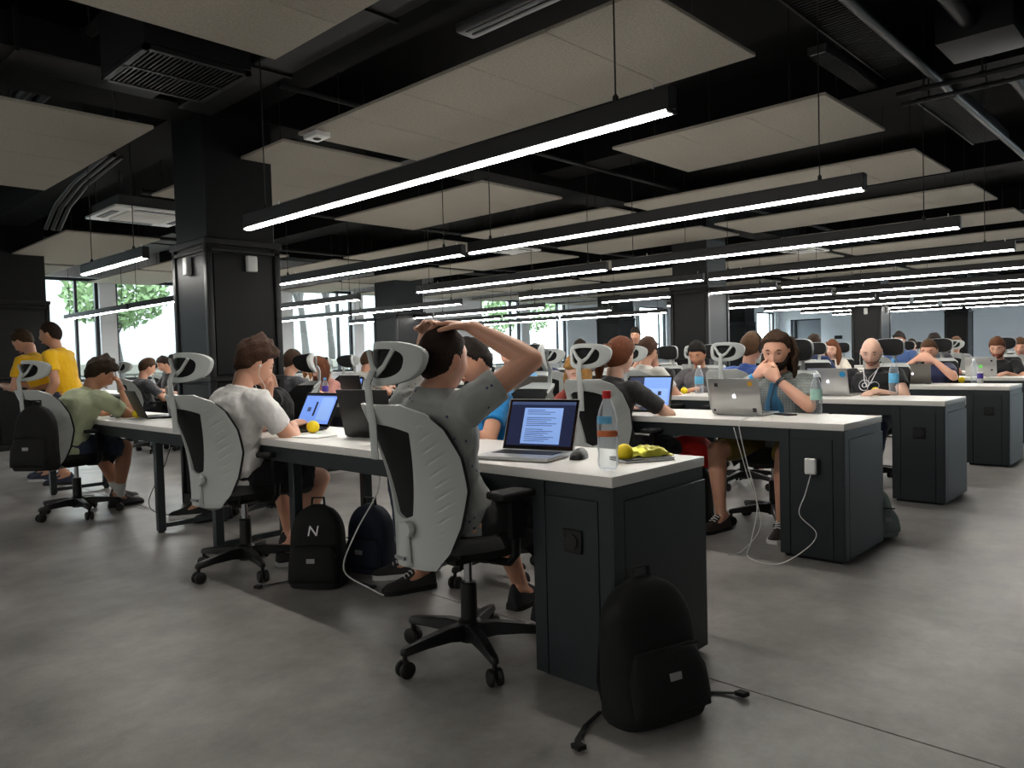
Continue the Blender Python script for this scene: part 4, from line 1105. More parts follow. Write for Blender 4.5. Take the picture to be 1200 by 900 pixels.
SK = {'fair': (.80, .60, .50), 'tan': (.73, .53, .42), 'pale': (.84, .67, .58), 'dusk': (.62, .44, .35)}
def person(label, loc, deg, head=(-.06, 0, 1.135), hyaw=0, hpitch=12, hroll=0, hip=(-.07, 0, .56), hands=None, feet=None, knees=None, shirt=None, sleeve=.62, pants=('shorts', (.10, .10, .12)),
           hair=('short', (.20, .13, .09)), skin_='fair', vox=.009, beard=None, face=True, shoes=(.09, .09, .10), socks=None, build=1.0, stand=False, arm=(.285, .255), poles=None, extras=None, tyaw=0, fold=.018,
           legs=True, collar=None, neck=.142, group='people working at the desks'):
    t = thing('person', label, 'person', (loc[0], loc[1], 0), R(deg), group)
    head = V(*head); hip = V(*hip)
    Mh = rotz(R(hyaw))@roty(R(hpitch))@rotx(R(hroll))
    Mt = rotz(R(tyaw)); lat = Mt@V(0, 1, 0); fwd = Mt@V(1, 0, 0)
    neck_top = head+Mh@V(-.022, 0, -.085)
    nb = head+(Mh@V(-.04, 0, -.14))*.6+V(-.035, 0, -.165)*.4; nb[2] = head[2]-neck
    up = unit(nb-hip); back = unit(np.cross(lat, up))          # forward of torso
    bulge = .035 if not stand else 0.0
    def sp(t_): return hip+(nb-hip)*t_-back*bulge*math.sin(math.pi*t_)*1.0
    B = build
    sh = [sp(.86)+s*lat*.172*B for s in (1, -1)]
    hands = hands or {}
    W = []; EL = []; HD = []
    for k, s in enumerate((1, -1)):
        h = hands.get('L' if s > 0 else 'R', {})
        w_ = V(*h.get('p', (.20, s*.13, .775)))
        pole = V(*h.get('pole', (-.5, s*.9, -.6)))
        e, w2 = ik(sh[k], w_, arm[0], arm[1], pole); EL.append(e); W.append(w2)
        HD.append((h.get('d', (1, -s*.35, -.1)), h.get('n', (.1, -s*.25, -1)), h.get('curl', 26), h.get('thumb', 35)))
    body = MB()
    tor = [(.0, .150, .115), (.10, .158, .120), (.28, .140, .105), (.5, .150, .112), (.68, .166, .115), (.82, .168, .095), (.92, .115, .075), (1.0, .062, .060)]
    def torso(mb, g, t0=-.12, t1=1.0, flare=0.0):
        P = [sp(t0-.02)]+[sp(q) for q, a, b in tor if q <= t1]
        rr = [(.15*B+g, .115*B+g)]+[(a*B+g, b*B+g) for q, a, b in tor if q <= t1]
        mb.tube(P, rr, 20, side=lat)
    torso(body, -.022)
    body.tube([sp(.93), nb, neck_top, head+Mh@V(-.012, 0, -.03)], [.062, .056, .054, .05], 14)
    add_sphere(body, HP, Mh, head)
    for s in (1, -1):
        body.ellipsoid(head+Mh@V(-.008, s*.079, -.008), (.019, .007, .032), Mh@rotz(s*.35)@rotx(-s*.12), 12, 8)
    for k, s in enumerate((1, -1)):
        body.tube([sh[k]-lat*s*.03, sh[k], sh[k]*.5+EL[k]*.5, EL[k]], [.036*B, .046*B, .045*B, .040*B], 12, round_ends=True)
        body.tube([EL[k], EL[k]*.7+W[k]*.3, EL[k]*.3+W[k]*.7, W[k]], [.040*B, .041*B, .033*B, .0255], 12, round_ends=True)
        hand(body, W[k], *HD[k][:2], s, HD[k][2], thumb=HD[k][3])
    HPJ = [hip+s*lat*.085+V(0, 0, -.02) for s in (1, -1)]
    feet = feet or {}; KN = []; AN = []
    for k, s in enumerate((1, -1)):
        f = feet.get('L' if s > 0 else 'R', {})
        a_ = V(*f.get('p', (.33, s*.12, .09))); pole = V(*f.get('pole', (.6, s*.25, .8)))
        kn, an = ik(HPJ[k], a_, .43, .42, pole); KN.append(kn); AN.append(an)
        fd = unit(V(*f.get('d', (1, s*.15, -.12))))
        if legs:
            body.tube([HPJ[k], HPJ[k]*.5+kn*.5, kn], [.085*B, .073*B, .058*B], 14, round_ends=True)
            body.tube([kn, kn*.68+an*.32, kn*.3+an*.7, an], [.056*B, .057*B, .042*B, .034*B], 14, round_ends=True)
            body.tube([an-fd*.03, an+fd*.05+V(0, 0, -.035), an+fd*.14+V(0, 0, -.055)], [.035, .033, .025], 10, round_ends=True)
            so = MB(); b_ = an-V(0, 0, an[2]*1.0)+V(0, 0, max(0, an[2]-.09))
            sd = unit(np.cross(V(0, 0, 1), fd)); fh = unit(V(fd[0], fd[1], 0)); RG = []; RS = []
            ups = unit(np.cross(fh, sd))
            for q, wd, h_ in ((-.078, .026, .085), (-.058, .040, .118), (-.02, .043, .122), (.03, .042, .108), (.08, .043, .078), (.13, .045, .058), (.17, .038, .048), (.192, .02, .034)):
                c_ = b_+fh*q; tilt = V(0, 0, (fd[2]+.12)*q*.8)
                RG.append([c_+tilt+sd*wd*math.cos(a2)*(1 if math.sin(a2) < .2 else .82)+V(0, 0, .022+(h_-.022)*max(0, math.sin(a2))) for a2 in (2*math.pi*j/14 for j in range(14))])
                RS.append([c_+tilt+sd*(wd+.004)*(-1)+V(0, 0, 0), c_+tilt+sd*(wd+.004)+V(0, 0, 0), c_+tilt+sd*(wd+.004)+V(0, 0, .024), c_+tilt-sd*(wd+.004)+V(0, 0, .024)])
            shn = 'shoe_%.2f_%.2f_%.2f' % tuple(shoes); mat(shn, shoes, .7, noise=.15)
            o = MB().rings(RG).build('shoe', shn, t, smooth=50)
            MB().rings(RS).build('sole', 'white_plastic' if max(shoes) < .3 and (k+len(label)) % 2 else 'rubber', o, smooth=40)
            if vox < .0085:
                lc = MB()
                for q in range(4):
                    c_ = b_+fh*(.03+q*.018)+V(0, 0, .100-.010*q); lc.tube([c_-sd*.024, c_+V(0, 0, .008), c_+sd*.024], .003, 5)
                lc.build('lace', 'cable_white', o)
            if socks:
                sn = 'sock_%.2f' % socks[0]; mat(sn, socks, .9, noise=.1)
                MB().tube([an+V(0, 0, .0), an*.72+kn*.28], [.043, .046], 14).build('sock', sn, t, smooth=50)
    sm = skin(skin_+'_skin', SK[skin_])
    remesh_obj('body', body, sm, t, vox, 3)
    # clothing
    if shirt is not None:
        c = MB(); torso(c, .016, t0=-.17 if not stand else -.12, t1=.95)
        c.tube([sp(.78), sp(.90), sp(.97), nb+(nb-sp(.9))*.12], [(.155, .10), (.118, .092), (.080, .078), (.068, .067)], 16, side=lat)
        for k, s in enumerate((1, -1)):
            e = EL[k]; u_ = unit(e-sh[k])
            if sleeve <= 1: end = sh[k]+(e-sh[k])*sleeve; c.tube([sh[k]-lat*s*.05, sh[k], sh[k]*.45+end*.55, end], [.062*B, .068*B, .062*B, .060*B], 14)
            else:
                c.tube([sh[k]-lat*s*.05, sh[k], sh[k]*.5+e*.5, e], [.062*B, .066*B, .057*B, .052*B], 14, round_ends=True)
                f_ = min(sleeve-1, 1.0); end = e+(W[k]-e)*f_; c.tube([e, e*.5+end*.5, end], [.052*B, .049*B, .041*B], 14)
        remesh_obj('shirt', c, shirt, t, max(vox, .008), 4, fold)
        if collar: MB().tube([nb+back*.055+V(0, 0, .01)+lat*.0, nb+lat*.06+V(0, 0, .02), nb-back*.055+V(0, 0, .03), nb-lat*.06+V(0, 0, .02), nb+back*.055+V(0, 0, .01)], .012, 8).build('collar', collar, t, smooth=50)
    if legs:
        pk, pc = pants; pm = cloth('%s_%.2f_%.2f_%.2f' % (pk, *pc), pc)
        c = MB()
        c.tube([sp(-.12), sp(-.02), sp(.10), sp(.22)], [(.13*B, .10*B), (.168*B, .13*B), (.166*B, .130*B), (.150*B, .115*B)], 18, side=lat)
        for k in range(2):
            kn, an = KN[k], AN[k]
            if pk == 'shorts':
                e_ = HPJ[k]*.14+kn*.86; c.tube([HPJ[k], HPJ[k]*.5+kn*.5, e_], [.102*B, .094*B, .082*B], 14, round_ends=False)
            else:
                c.tube([HPJ[k], HPJ[k]*.5+kn*.5, kn], [.10*B, .088*B, .073*B], 14, round_ends=True)
                e_ = an*.88+kn*.12; c.tube([kn, kn*.5+e_*.5, e_], [.073*B, .066*B, .054*B], 14)
        remesh_obj('shorts' if pk == 'shorts' else 'trousers', c, pm, t, max(vox, .009), 4, fold*.9)
    # hair and face
    if hair:
        hs, hc = hair[0], hair[1]; hm = hairmat('hair_%.2f_%.2f_%.2f' % tuple(hc), hc); sd_ = sum(map(ord, label)) % 97
        hb = MB()
        if hs == 'short': add_sphere(hb, hair_pts(.017, seed=sd_), Mh, head)
        elif hs == 'tuft': add_sphere(hb, hair_pts(.022, seed=sd_, rough=1.6, top=1.1, lift=.004), Mh, head)
        elif hs == 'crop': add_sphere(hb, hair_pts(.007, seed=sd_, rough=.5), Mh, head)
        elif hs == 'wavy': add_sphere(hb, hair_pts(.026, seed=sd_, rough=1.8), Mh, head)
        elif hs in ('pony', 'long', 'dread'):
            add_sphere(hb, hair_pts(.019, [.068, .066, .05, .012, -.03, -.06, -.085], sd_, .6) if hs != 'dread' else hair_pts(.020, [.086, .080, .064, .03, .014, -.045, -.075], sd_, 1.5), Mh, head)
            if hs == 'pony':
                p0 = head+Mh@V(-.098, 0, .035)
                hb.tube([p0+Mh@V(.02, 0, 0), p0+Mh@V(-.035, 0, .0), p0+Mh@V(-.06, .0, -.06), p0+Mh@V(-.055, .01, -.16), p0+Mh@V(-.04, .015, -.25)], [.022, .028, .034, .028, .008], 12, round_ends=True)
            if hs == 'long':
                for s in (1, -1):
                    for q in range(3):
                        az_ = R(95+28*q)*s; p0 = head+Mh@V(.085*math.cos(az_), .075*math.sin(az_), .02)
                        o_ = Mh@V(math.cos(az_)*.02, math.sin(az_)*.02, 0); dz = V(.02, 0, -1)
                        hb.tube([p0, p0+o_+dz*.07, p0+o_*.8+dz*.15, p0+o_*.3+dz*.23], [.034, .036, .034, .016], 10, round_ends=True)
        if hs == 'dread':
            hb.build('hair', hm, t, smooth=60); rg = np.random.default_rng(5)
            for q in range(30):
                az_ = R(rg.uniform(105, 255)); zz = rg.uniform(-.02, .09)
                p0 = head+Mh@V(.08*math.cos(az_), .07*math.sin(az_), zz); o_ = Mh@V(math.cos(az_)*.03-.01, math.sin(az_)*.03, 0); ln = rg.uniform(.2, .33)
                j_ = rg.normal(size=3)*.012
                MB().tube([p0, p0+o_+V(0, 0, -.01), p0+o_*1.6+V(*j_)+V(0, 0, -ln*.45), p0+o_*1.5-V(*j_)+V(-.01, 0, -ln*.8), p0+o_*1.4+V(0, 0, -ln)], [.015, .016, .016, .014, .008], 7, round_ends=True).build('dreadlock', hm, t, smooth=60)
        else: hb.build('hair', hm, t, smooth=60)
    hcol = (hair[1] if hair else (.3, .2, .14))
    if beard:
        bb = MB(); add_sphere(bb, beard_pts(*beard[1:]), Mh, head); bb.build('beard', hairmat('beard_%.2f_%.2f_%.2f' % tuple(beard[0]), beard[0]), t, smooth=60)
    if face:
        bm_ = hairmat('brow_%.2f_%.2f_%.2f' % tuple(hcol), tuple(v*.8 for v in hcol)); mat('eye_dark', (.13, .09, .07), .25); mat('eye_white', (.46, .38, .34), .3); lm_ = mat('lips_'+skin_, tuple(np.array(SK[skin_])*np.array([.92, .72, .72])), .5)
        for s in (1, -1):
            MB().tube([head+Mh@V(.0885, s*.014, .030), head+Mh@V(.0875, s*.03, .036), head+Mh@V(.077, s*.047, .031)], [.003, .0042, .0025], 6, round_ends=True).build('eyebrow', bm_, t, smooth=60)
            e = MB().ellipsoid(head+Mh@V(.0755, s*.031, .010), (.0085, .0125, .0050), Mh, 12, 8).build('eye', 'eye_white', t, smooth=60)
            MB().ellipsoid(head+Mh@V(.0805, s*.030, .008), (.0048, .0058, .0046), Mh, 10, 6).build('iris', 'eye_dark', e, smooth=60)
        MB().tube([head+Mh@V(.086, .021, -.069), head+Mh@V(.0975, 0, -.067), head+Mh@V(.086, -.021, -.069)], [.003, .0062, .003], 8, round_ends=True).build('mouth', lm_, t, smooth=60)
    if extras: extras(t, dict(head=head, Mh=Mh, W=W, EL=EL, sh=sh, nb=nb, sp=sp, back=back, lat=lat, KN=KN, AN=AN))
    return t
def watch(k, m='bezel', name='wristwatch'):
    def f(t, J):
        d = unit(J['W'][k]-J['EL'][k]); c = J['W'][k]-d*.02
        MB().tube([c-d*.011, c+d*.011], .0315, 16).build(name, m, t, smooth=50)
    return f
def earbuds(t, J):
    for s in (1, -1):
        e = J['head']+J['Mh']@V(.005, s*.085, -.012)
        MB().ellipsoid(e, (.008, .006, .008), None, 10, 6).build('earbud', 'cable_white', t, smooth=60)
        MB().tube([e, e+J['Mh']@V(.012, s*.004, -.05), e+V(.03, -s*.01, -.11), J['nb']+J['back']*.13+V(0, s*.01, -.10), J['sp'](.5)+J['back']*.15], .0018, 6).build('earphone_wire', 'cable_white', t, smooth=60)
def headphones(t, J):
    h, M = J['head'], J['Mh']
    MB().tube([h+M@V(-.005, .098*math.cos(a), .005+.142*math.sin(a)) for a in np.linspace(0, math.pi, 13)], [(.012, .006)]*13, 8, side=tuple(M@V(1, 0, 0))).build('headphone_band', 'laptop_black', t, smooth=50)
    for s in (1, -1): MB().ellipsoid(h+M@V(-.006, s*.093, -.005), (.034, .018, .04), M, 14, 8).build('ear_cup', 'laptop_black', t, smooth=60)
def both(*fs):
    def f(t, J):
        for q in fs: q(t, J)
    return f
# ------------------------------------------------------------------ front row, near side
chair(1.93, 2.09, -4, 'white and black office chair of the man with hands on his head')
person('man in speckled grey T-shirt leaning back with hands on his head', (1.93, 2.09), -2, head=(-.115, -.03, 1.13), hyaw=2, hpitch=2, hip=(-.06, 0, .565),
       hands={'R': dict(p=(-.055, -.125, 1.246), d=(-.55, .80, .16), n=(0, -.2, -1), curl=16, pole=(1, -1.0, .35)),
              'L': dict(p=(-.10, .085, 1.236), d=(-.35, -.85, .34), n=(0, .25, -1), curl=14, pole=(1, .9, .3))},
       feet={'R': dict(p=(.46, .02, .09)), 'L': dict(p=(.54, .26, .09))}, shirt=cloth('tee_speckled_grey', (.56, .57, .56), 'speckle', (.22, .27, .38), 42), sleeve=.50,
       pants=('shorts', (.10, .10, .11)), hair=('crop', (.15, .10, .075)), skin_='fair', vox=.0058, shoes=(.10, .10, .12), fold=.024, neck=.098)
chair(1.96, 3.91, 11, 'white and black office chair of the man in white T-shirt')
person('man in white T-shirt with earphones resting his chin on a fist', (1.96, 3.87), 4, head=(.05, -.04, 1.135), hyaw=-12, hpitch=26, hip=(-.05, .02, .56),
       hands={'R': dict(p=(.26, -.06, .785), d=(1, .35, .15), n=(0, .2, -1), curl=38, pole=(-.3, -1, -.7)),
              'L': dict(p=(.145, -.015, .965), d=(-.15, -.25, .9), n=(-1, -.2, -.1), curl=72, pole=(.4, .7, -1))},
       feet={'R': dict(p=(.22, -.05, .09)), 'L': dict(p=(.42, .24, .09))}, shirt=cloth('tee_white', (.82, .81, .80)), pants=('shorts', (.07, .07, .08)),
       hair=('tuft', (.24, .155, .10)), skin_='fair', vox=.007, extras=earbuds, shoes=(.10, .10, .10), sleeve=.66, fold=.026, build=1.07, neck=.128)
chair(1.88, 6.45, 20, 'white and black office chair of the man in green T-shirt')
person('man in pale green T-shirt slumped with a hand over his face', (1.90, 6.42), 14, head=(.16, -.05, 1.08), hyaw=-14, hpitch=30, hip=(-.10, 0, .56),
       hands={'R': dict(p=(.285, -.13, .955), d=(-.25, .2, .95), n=(-1, .25, -.1), curl=35, pole=(.5, -.5, -1)), 'L': dict(p=(.36, .12, .775))},
       feet={'R': dict(p=(.34, .06, .09)), 'L': dict(p=(.48, .28, .09))}, shirt=cloth('tee_green', (.68, .71, .58)), pants=('shorts', (.14, .18, .26)),
       hair=('tuft', (.19, .14, .10)), skin_='tan', vox=.009, shoes=(.20, .18, .19), socks=(.8, .8, .78), sleeve=.68, fold=.024, build=1.07, neck=.128)
# front row, far side
chair(2.74, 2.82, 160, 'black backed office chair of the man in blue T-shirt')
person('man in bright blue T-shirt and jeans behind the man with raised arms', (2.70, 2.86), 154, head=(-.05, -.11, 1.11), hyaw=10, hpitch=22, hroll=6, shirt=cloth('tee_blue', (.10, .50, .76)), pants=('trousers', (.13, .19, .30)),
       hair=('short', (.12, .09, .07)), skin_='tan', vox=.008, shoes=(.12, .12, .12), hands={'R': dict(p=(.24, -.10, .775)), 'L': dict(p=(.22, .14, .775))})
chair(2.80, 5.16, 170, 'office chair beside the near column behind the man in white')
person('person in black trousers and yellow wristband hidden behind the man in white', (2.75, 5.16), 160, head=(.0, -.02, 1.08), hpitch=30, shirt=cloth('tee_black', (.09, .09, .10)), pants=('trousers', (.06, .06, .07)),
       hair=('short', (.12, .09, .07)), skin_='tan', vox=.010, hands={'R': dict(p=(.44, -.22, .785), d=(.9, -.3, 0)), 'L': dict(p=(.44, -.06, .785))},
       feet={'R': dict(p=(.45, -.32, .09)), 'L': dict(p=(.3, -.1, .09))}, extras=watch(1, 'ball_yellow', 'wristband'))
# two men standing at the left
person('standing man in yellow T-shirt with a dark watch facing left', (2.36, 8.35), 138, head=(.10, 0, 1.47), hpitch=8, hip=(-.03, 0, .90), stand=True,
       hands={'L': dict(p=(.10, .20, .79), d=(.25, -.1, -1), n=(0, -1, 0), pole=(-1, .4, 0)), 'R': dict(p=(.28, -.12, .95), pole=(-1, -.6, -.4))}, feet={'L': dict(p=(-.02, .10, .09), pole=(1, 0, 0)), 'R': dict(p=(.10, -.10, .09), pole=(1, 0, 0))},
       shirt=cloth('tee_yellow', (.90, .70, .06)), pants=('shorts', (.17, .20, .28)), hair=('crop', (.16, .11, .08)), skin_='tan', vox=.010, extras=watch(0), shoes=(.12, .14, .22), group='men in yellow T-shirts')
person('bent standing man in yellow T-shirt looking down beside the left column', (2.30, 8.80), 128, head=(.20, 0, 1.42), hpitch=38, hip=(-.06, 0, .89), stand=True,
       hands={'L': dict(p=(.36, .12, .98), pole=(-1, .6, -.5)), 'R': dict(p=(.36, -.12, .98), pole=(-1, -.6, -.5))}, feet={'L': dict(p=(-.08, .10, .09), pole=(1, 0, 0)), 'R': dict(p=(.12, -.10, .09), pole=(1, 0, 0))},
       shirt=cloth('tee_yellow', (.90, .70, .06)), pants=('trousers', (.15, .17, .24)), hair=('short', (.24, .18, .12)), skin_='fair', vox=.010, shoes=(.16, .18, .26), group='men in yellow T-shirts')

# ------------------------------------------------------------------ second row
chair(3.93, 2.84, 6, 'white office chair of the woman with a ponytail')
person('woman with reddish ponytail in black T-shirt leaning over the second desk row', (3.97, 2.84), 0, head=(.03, .0, 1.11), hyaw=-8, hpitch=14, shirt=cloth('tee_charcoal', (.17, .165, .165)), pants=('trousers', (.10, .11, .14)),
       hair=('pony', (.40, .22, .13)), skin_='pale', vox=.0085, hands={'R': dict(p=(.26, -.10, .775), pole=(-.2, -1, -.4)), 'L': dict(p=(.24, .14, .775))}, sleeve=.72, build=.92)
chair(4.70, 2.14, 176, 'black backed office chair of the man with dreadlocks')
def inner_tee(t, J):
    c = MB(); b = J['back']; c.tube([J['sp'](.0)+b*.045, J['sp'](.3)+b*.045, J['sp'](.6)+b*.045, J['sp'](.86)+b*.03], [(.10, .10), (.095, .095), (.09, .098), (.055, .075)], 16, side=J['lat'])
    remesh_obj('inner_shirt', c, cloth('tee_teal', (.16, .36, .47)), t, .009, 4, .012)
    MB().tube([J['nb']+b*.075+J['lat']*.03, J['sp'](.6)+b*.155, J['sp'](.35)+b*.155], .004, 6).build('lanyard', 'cable_black', t)
    MB().box((J['sp'](.3)[0]+.14, -.02, J['sp'](.3)[2]-.05), (J['sp'](.3)[0]+.147, .02, J['sp'](.3)[2]+.01)).build('badge', 'white_plastic', t)
person('bearded man with dreadlocks pressing clasped hands to his mouth', (4.64, 2.11), 180, head=(-.05, 0, 1.12), hyaw=14, hpitch=16, hip=(-.09, 0, .56),
       hands={'R': dict(p=(.085, -.075, .965), d=(-.02, .75, .62), n=(-.9, .1, -.3), curl=52, pole=(.5, -1, -.9)), 'L': dict(p=(.095, .075, .945), d=(.02, -.75, .62), n=(-.9, -.1, -.3), curl=52, pole=(.5, 1, -.9))},
       shirt=cloth('shirt_grey_check', (.50, .52, .50), 'plaid', (.40, .42, .41), 120), pants=('shorts', (.42, .36, .12)), hair=('dread', (.26, .19, .14)), beard=((.13, .09, .07), .013), skin_='fair', vox=.007,
       feet={'R': dict(p=(.30, -.22, .09)), 'L': dict(p=(.26, .16, .09))}, extras=both(inner_tee, watch(0), watch(1, 'sticker_blue', 'wristband')), shoes=(.16, .12, .11), sleeve=.8, collar='tee_grey_collar' if False else None)
chair(4.72, 3.75, 180, 'office chair of the fair haired woman behind the large grey laptop')
person('fair haired woman low behind the large grey laptop', (4.66, 3.75), 180, head=(-.04, 0, 1.0), hpitch=30, hip=(-.08, 0, .54), shirt=cloth('tee_rust', (.52, .20, .16)), hair=('long', (.58, .42, .22)), skin_='pale', vox=.011, build=.9, pants=('trousers', (.12, .13, .18)))
chair(4.76, 4.55, 178, 'office chair of the man in light blue T-shirt')
person('man in light blue T-shirt behind the raised elbow', (4.70, 4.55), 178, head=(-.08, 0, 1.15), hpitch=15, shirt=cloth('tee_lightblue', (.40, .62, .80)), hair=('crop', (.35, .27, .22)), skin_='fair', vox=.011, pants=('trousers', (.12, .13, .18)))
chair(3.92, 6.72, 4, 'white office chair of the man in dark grey T-shirt by the near column')
person('man in dark grey T-shirt typing beside the near column', (3.95, 6.70), 0, head=(-.03, 0, 1.14), hpitch=8, shirt=cloth('tee_darkgrey', (.26, .26, .28)), hair=('crop', (.22, .15, .10)), skin_='fair', vox=.010,
       hands={'R': dict(p=(.34, -.16, .775), pole=(-.2, -1, -.5)), 'L': dict(p=(.34, .1, .775))}, pants=('trousers', (.12, .13, .18)))
chair(4.74, 7.42, 180, 'office chair of the woman whose hair covers her face')
person('woman whose long reddish brown hair covers her face', (4.68, 7.42), 176, head=(.0, 0, 1.06), hpitch=35, shirt=cloth('tee_pink', (.72, .50, .46)), hair=('long', (.38, .22, .14)), skin_='pale', vox=.012, build=.9, pants=('trousers', (.12, .13, .18)))
chair(3.92, 10.3, 0, 'office chair of the man in grey plaid shirt')
person('man in grey plaid shirt left of the near column', (3.95, 10.3), 0, head=(-.05, 0, 1.11), hpitch=20, shirt=cloth('shirt_plaid_grey', (.17, .17, .19), 'plaid', (.42, .42, .44), 150), hair=('short', (.26, .18, .12)), skin_='fair', vox=.012, sleeve=.75, pants=('trousers', (.12, .13, .18)))
chair(4.76, 11.9, 180, 'office chair of the smiling man in black by the left windows')
person('man in black shirt looking down by the left windows', (4.70, 11.9), 176, head=(-.06, 0, 1.15), hpitch=25, shirt=cloth('tee_black', (.09, .09, .10)), hair=('short', (.14, .10, .08)), skin_='fair', vox=.012, pants=('trousers', (.12, .13, .18)))

# ------------------------------------------------------------------ third row
chair(5.86, 2.93, 3, 'white office chair of the man in blue plaid shirt')
person('man in blue plaid shirt with headphones seen from behind', (5.98, 2.90), 0, head=(.0, 0, 1.145), hyaw=-6, hpitch=8, shirt=cloth('shirt_plaid_blue', (.12, .22, .50), 'plaid', (.30, .46, .78), 150), sleeve=1.8, hair=('short', (.36, .26, .18)), skin_='fair', vox=.010, extras=headphones, pants=('trousers', (.12, .13, .18)))
chair(5.86, 3.82, 0, 'white office chair left of the middle column in the third row')
person('brown haired person beyond the ponytail seen from behind', (5.97, 3.92), 0, head=(.0, 0, 1.15), hpitch=10, shirt=cloth('tee_cream', (.80, .79, .76)), hair=('short', (.27, .18, .13)), skin_='fair', vox=.012, pants=('trousers', (.12, .13, .18)))
chair(5.86, 4.75, 0, 'white office chair seen left of the headrest of the ponytail woman')
chair(6.64, 2.16, 172, 'black backed office chair of the bald man')
def bald_extra(t, J):
    earbuds(t, J)
    b = J['back']; c = J['sp'](.60)+b*.142
    c = c+V(0, 0, 0); M_ = np.array([J['lat'], np.cross(b, J['lat']), b]).T
    pr_ = MB()
    for r_, a0, a1, of in ((.045, .3, 5.2, -.03), (.03, -1.0, 2.6, .05), (.018, 0, 6.1, -.03)):
        pr_.tube([c+M_@V(of+r_*math.cos(a), r_*math.sin(a), -.55*(of+r_*math.cos(a))**2/.15) for a in np.linspace(a0, a1, 14)], [(.008, .003)]*14, 6, side=tuple(M_@V(0, 0, 1)))
    pr_.build('shirt_print', 'print_white', t, smooth=60)
    for s in (1, -1):
        MB().tube([J['nb']+J['lat']*s*.06+b*.05, J['sp'](.7)+b*.135+J['lat']*s*.03, J['sp'](.55)+b*.155], .004, 6).build('lanyard', 'print_white', t)
person('bald man in black T-shirt with white print and earphones', (6.58, 2.17), 180, head=(-.08, 0, 1.09), hyaw=12, hpitch=24, shirt=cloth('tee_black', (.09, .09, .10)), hair=None, skin_='pale', vox=.008, extras=bald_extra, sleeve=.45,
       hands={'R': dict(p=(.20, -.16, .775)), 'L': dict(p=(.18, .12, .775))}, pants=('trousers', (.14, .18, .32)), beard=((.56, .43, .37), .0025, 2, .2), build=1.06)
chair(6.66, 3.82, 180, 'office chair of the dark haired man in grey cardigan')
person('dark haired man in grey cardigan before the middle column', (6.60, 3.80), 180, head=(-.06, 0, 1.105), hyaw=10, hpitch=26, shirt=cloth('cardigan_grey', (.33, .32, .33)), sleeve=1.9, hair=('short', (.08, .07, .06)), skin_='tan', vox=.010, pants=('trousers', (.12, .13, .18)))
chair(6.72, 4.36, 180, 'office chair of the man shading his face')
person('man in black T-shirt shading his face with one hand', (6.66, 4.36), 180, head=(-.02, 0, 1.11), hpitch=25, shirt=cloth('tee_black', (.09, .09, .10)), hair=('short', (.10, .07, .06)), skin_='fair', vox=.011,
       hands={'R': dict(p=(.12, -.07, 1.02), d=(-.1, .35, .9), n=(-1, .1, 0), curl=15, pole=(.3, -.6, -1))}, pants=('trousers', (.12, .13, .18)))
chair(6.62, 5.86, 180, 'office chair of the person with headphones holding their head')
person('person in navy shirt with headphones resting head on hand', (6.57, 5.86), 180, head=(-.05, 0, 1.135), hpitch=18, hroll=8, shirt=cloth('tee_navy', (.14, .17, .30)), hair=('short', (.20, .14, .10)), skin_='fair', vox=.012, extras=headphones,
       hands={'L': dict(p=(.06, .10, 1.02), d=(-.1, .0, 1), n=(-.9, -.3, 0), curl=40, pole=(.4, .6, -1))}, pants=('trousers', (.12, .13, .18)))
chair(5.84, 8.07, 0, 'office chair of the man in white T-shirt at the far left windows')
person('man in off-white T-shirt by the far windows seen from behind', (5.86, 8.07), 0, head=(-.05, 0, 1.12), hpitch=15, shirt=cloth('tee_cream', (.80, .79, .76)), hair=('short', (.30, .22, .15)), skin_='fair', vox=.013, pants=('trousers', (.12, .13, .18)))
chair(6.6, 8.83, 180, 'office chair behind the off-white T-shirt man')
person('dark haired person partly hidden behind the off-white T-shirt man', (6.55, 8.83), 180, head=(-.06, 0, 1.16), shirt=cloth('tee_navy', (.14, .17, .30)), hair=('short', (.25, .18, .13)), skin_='fair', vox=.013, pants=('trousers', (.12, .13, .18)))
chair(6.68, 10.9, 180, 'office chair of the woman with long light brown hair')
person('woman with long light brown hair right of the near column', (6.62, 10.9), 180, head=(-.02, 0, 1.06), hpitch=15, shirt=cloth('tee_cream', (.80, .79, .76)), hair=('long', (.50, .34, .20)), skin_='pale', vox=.013, build=.9, pants=('trousers', (.12, .13, .18)))
person('dark haired person at the left windows behind the man in black', (5.85, 14.1), 0, head=(-.05, 0, 1.20), shirt=cloth('tee_darkgrey', (.26, .26, .28)), hair=('short', (.14, .10, .08)), skin_='fair', vox=.014, pants=('trousers', (.12, .13, .18)))
chair(5.82, 14.1, 0, 'office chair at the left windows')

# ------------------------------------------------------------------ fourth row and beyond
chair(8.80, 2.28, 178, 'office chair of the man hiding his mouth behind his hands')
person('man in navy T-shirt hiding his mouth behind his hands', (8.74, 2.28), 180, head=(-.02, 0, 1.075), hyaw=4, hpitch=20, shirt=cloth('tee_navy2', (.17, .19, .31)), hair=('crop', (.30, .21, .14)), skin_='fair', vox=.009,
       hands={'R': dict(p=(.13, -.085, .985), d=(.05, .9, .25), n=(-1, .1, -.1), curl=35, pole=(.4, -1, -.9)), 'L': dict(p=(.14, .085, .975), d=(.05, -.9, .25), n=(-1, -.1, -.1), curl=35, pole=(.4, 1, -.9))}, pants=('trousers', (.12, .13, .18)))
chair(8.76, 5.65, 180, 'empty dark backed chair left of the middle column')
chair(8.78, 6.92, 180, 'office chair under the far window behind the headrests')
person('dark haired person far behind the white headrests', (8.72, 6.92), 180, head=(-.05, 0, 1.22), shirt=cloth('tee_darkgrey', (.26, .26, .28)), hair=('short', (.12, .09, .07)), skin_='fair', vox=.013, pants=('trousers', (.12, .13, .18)))
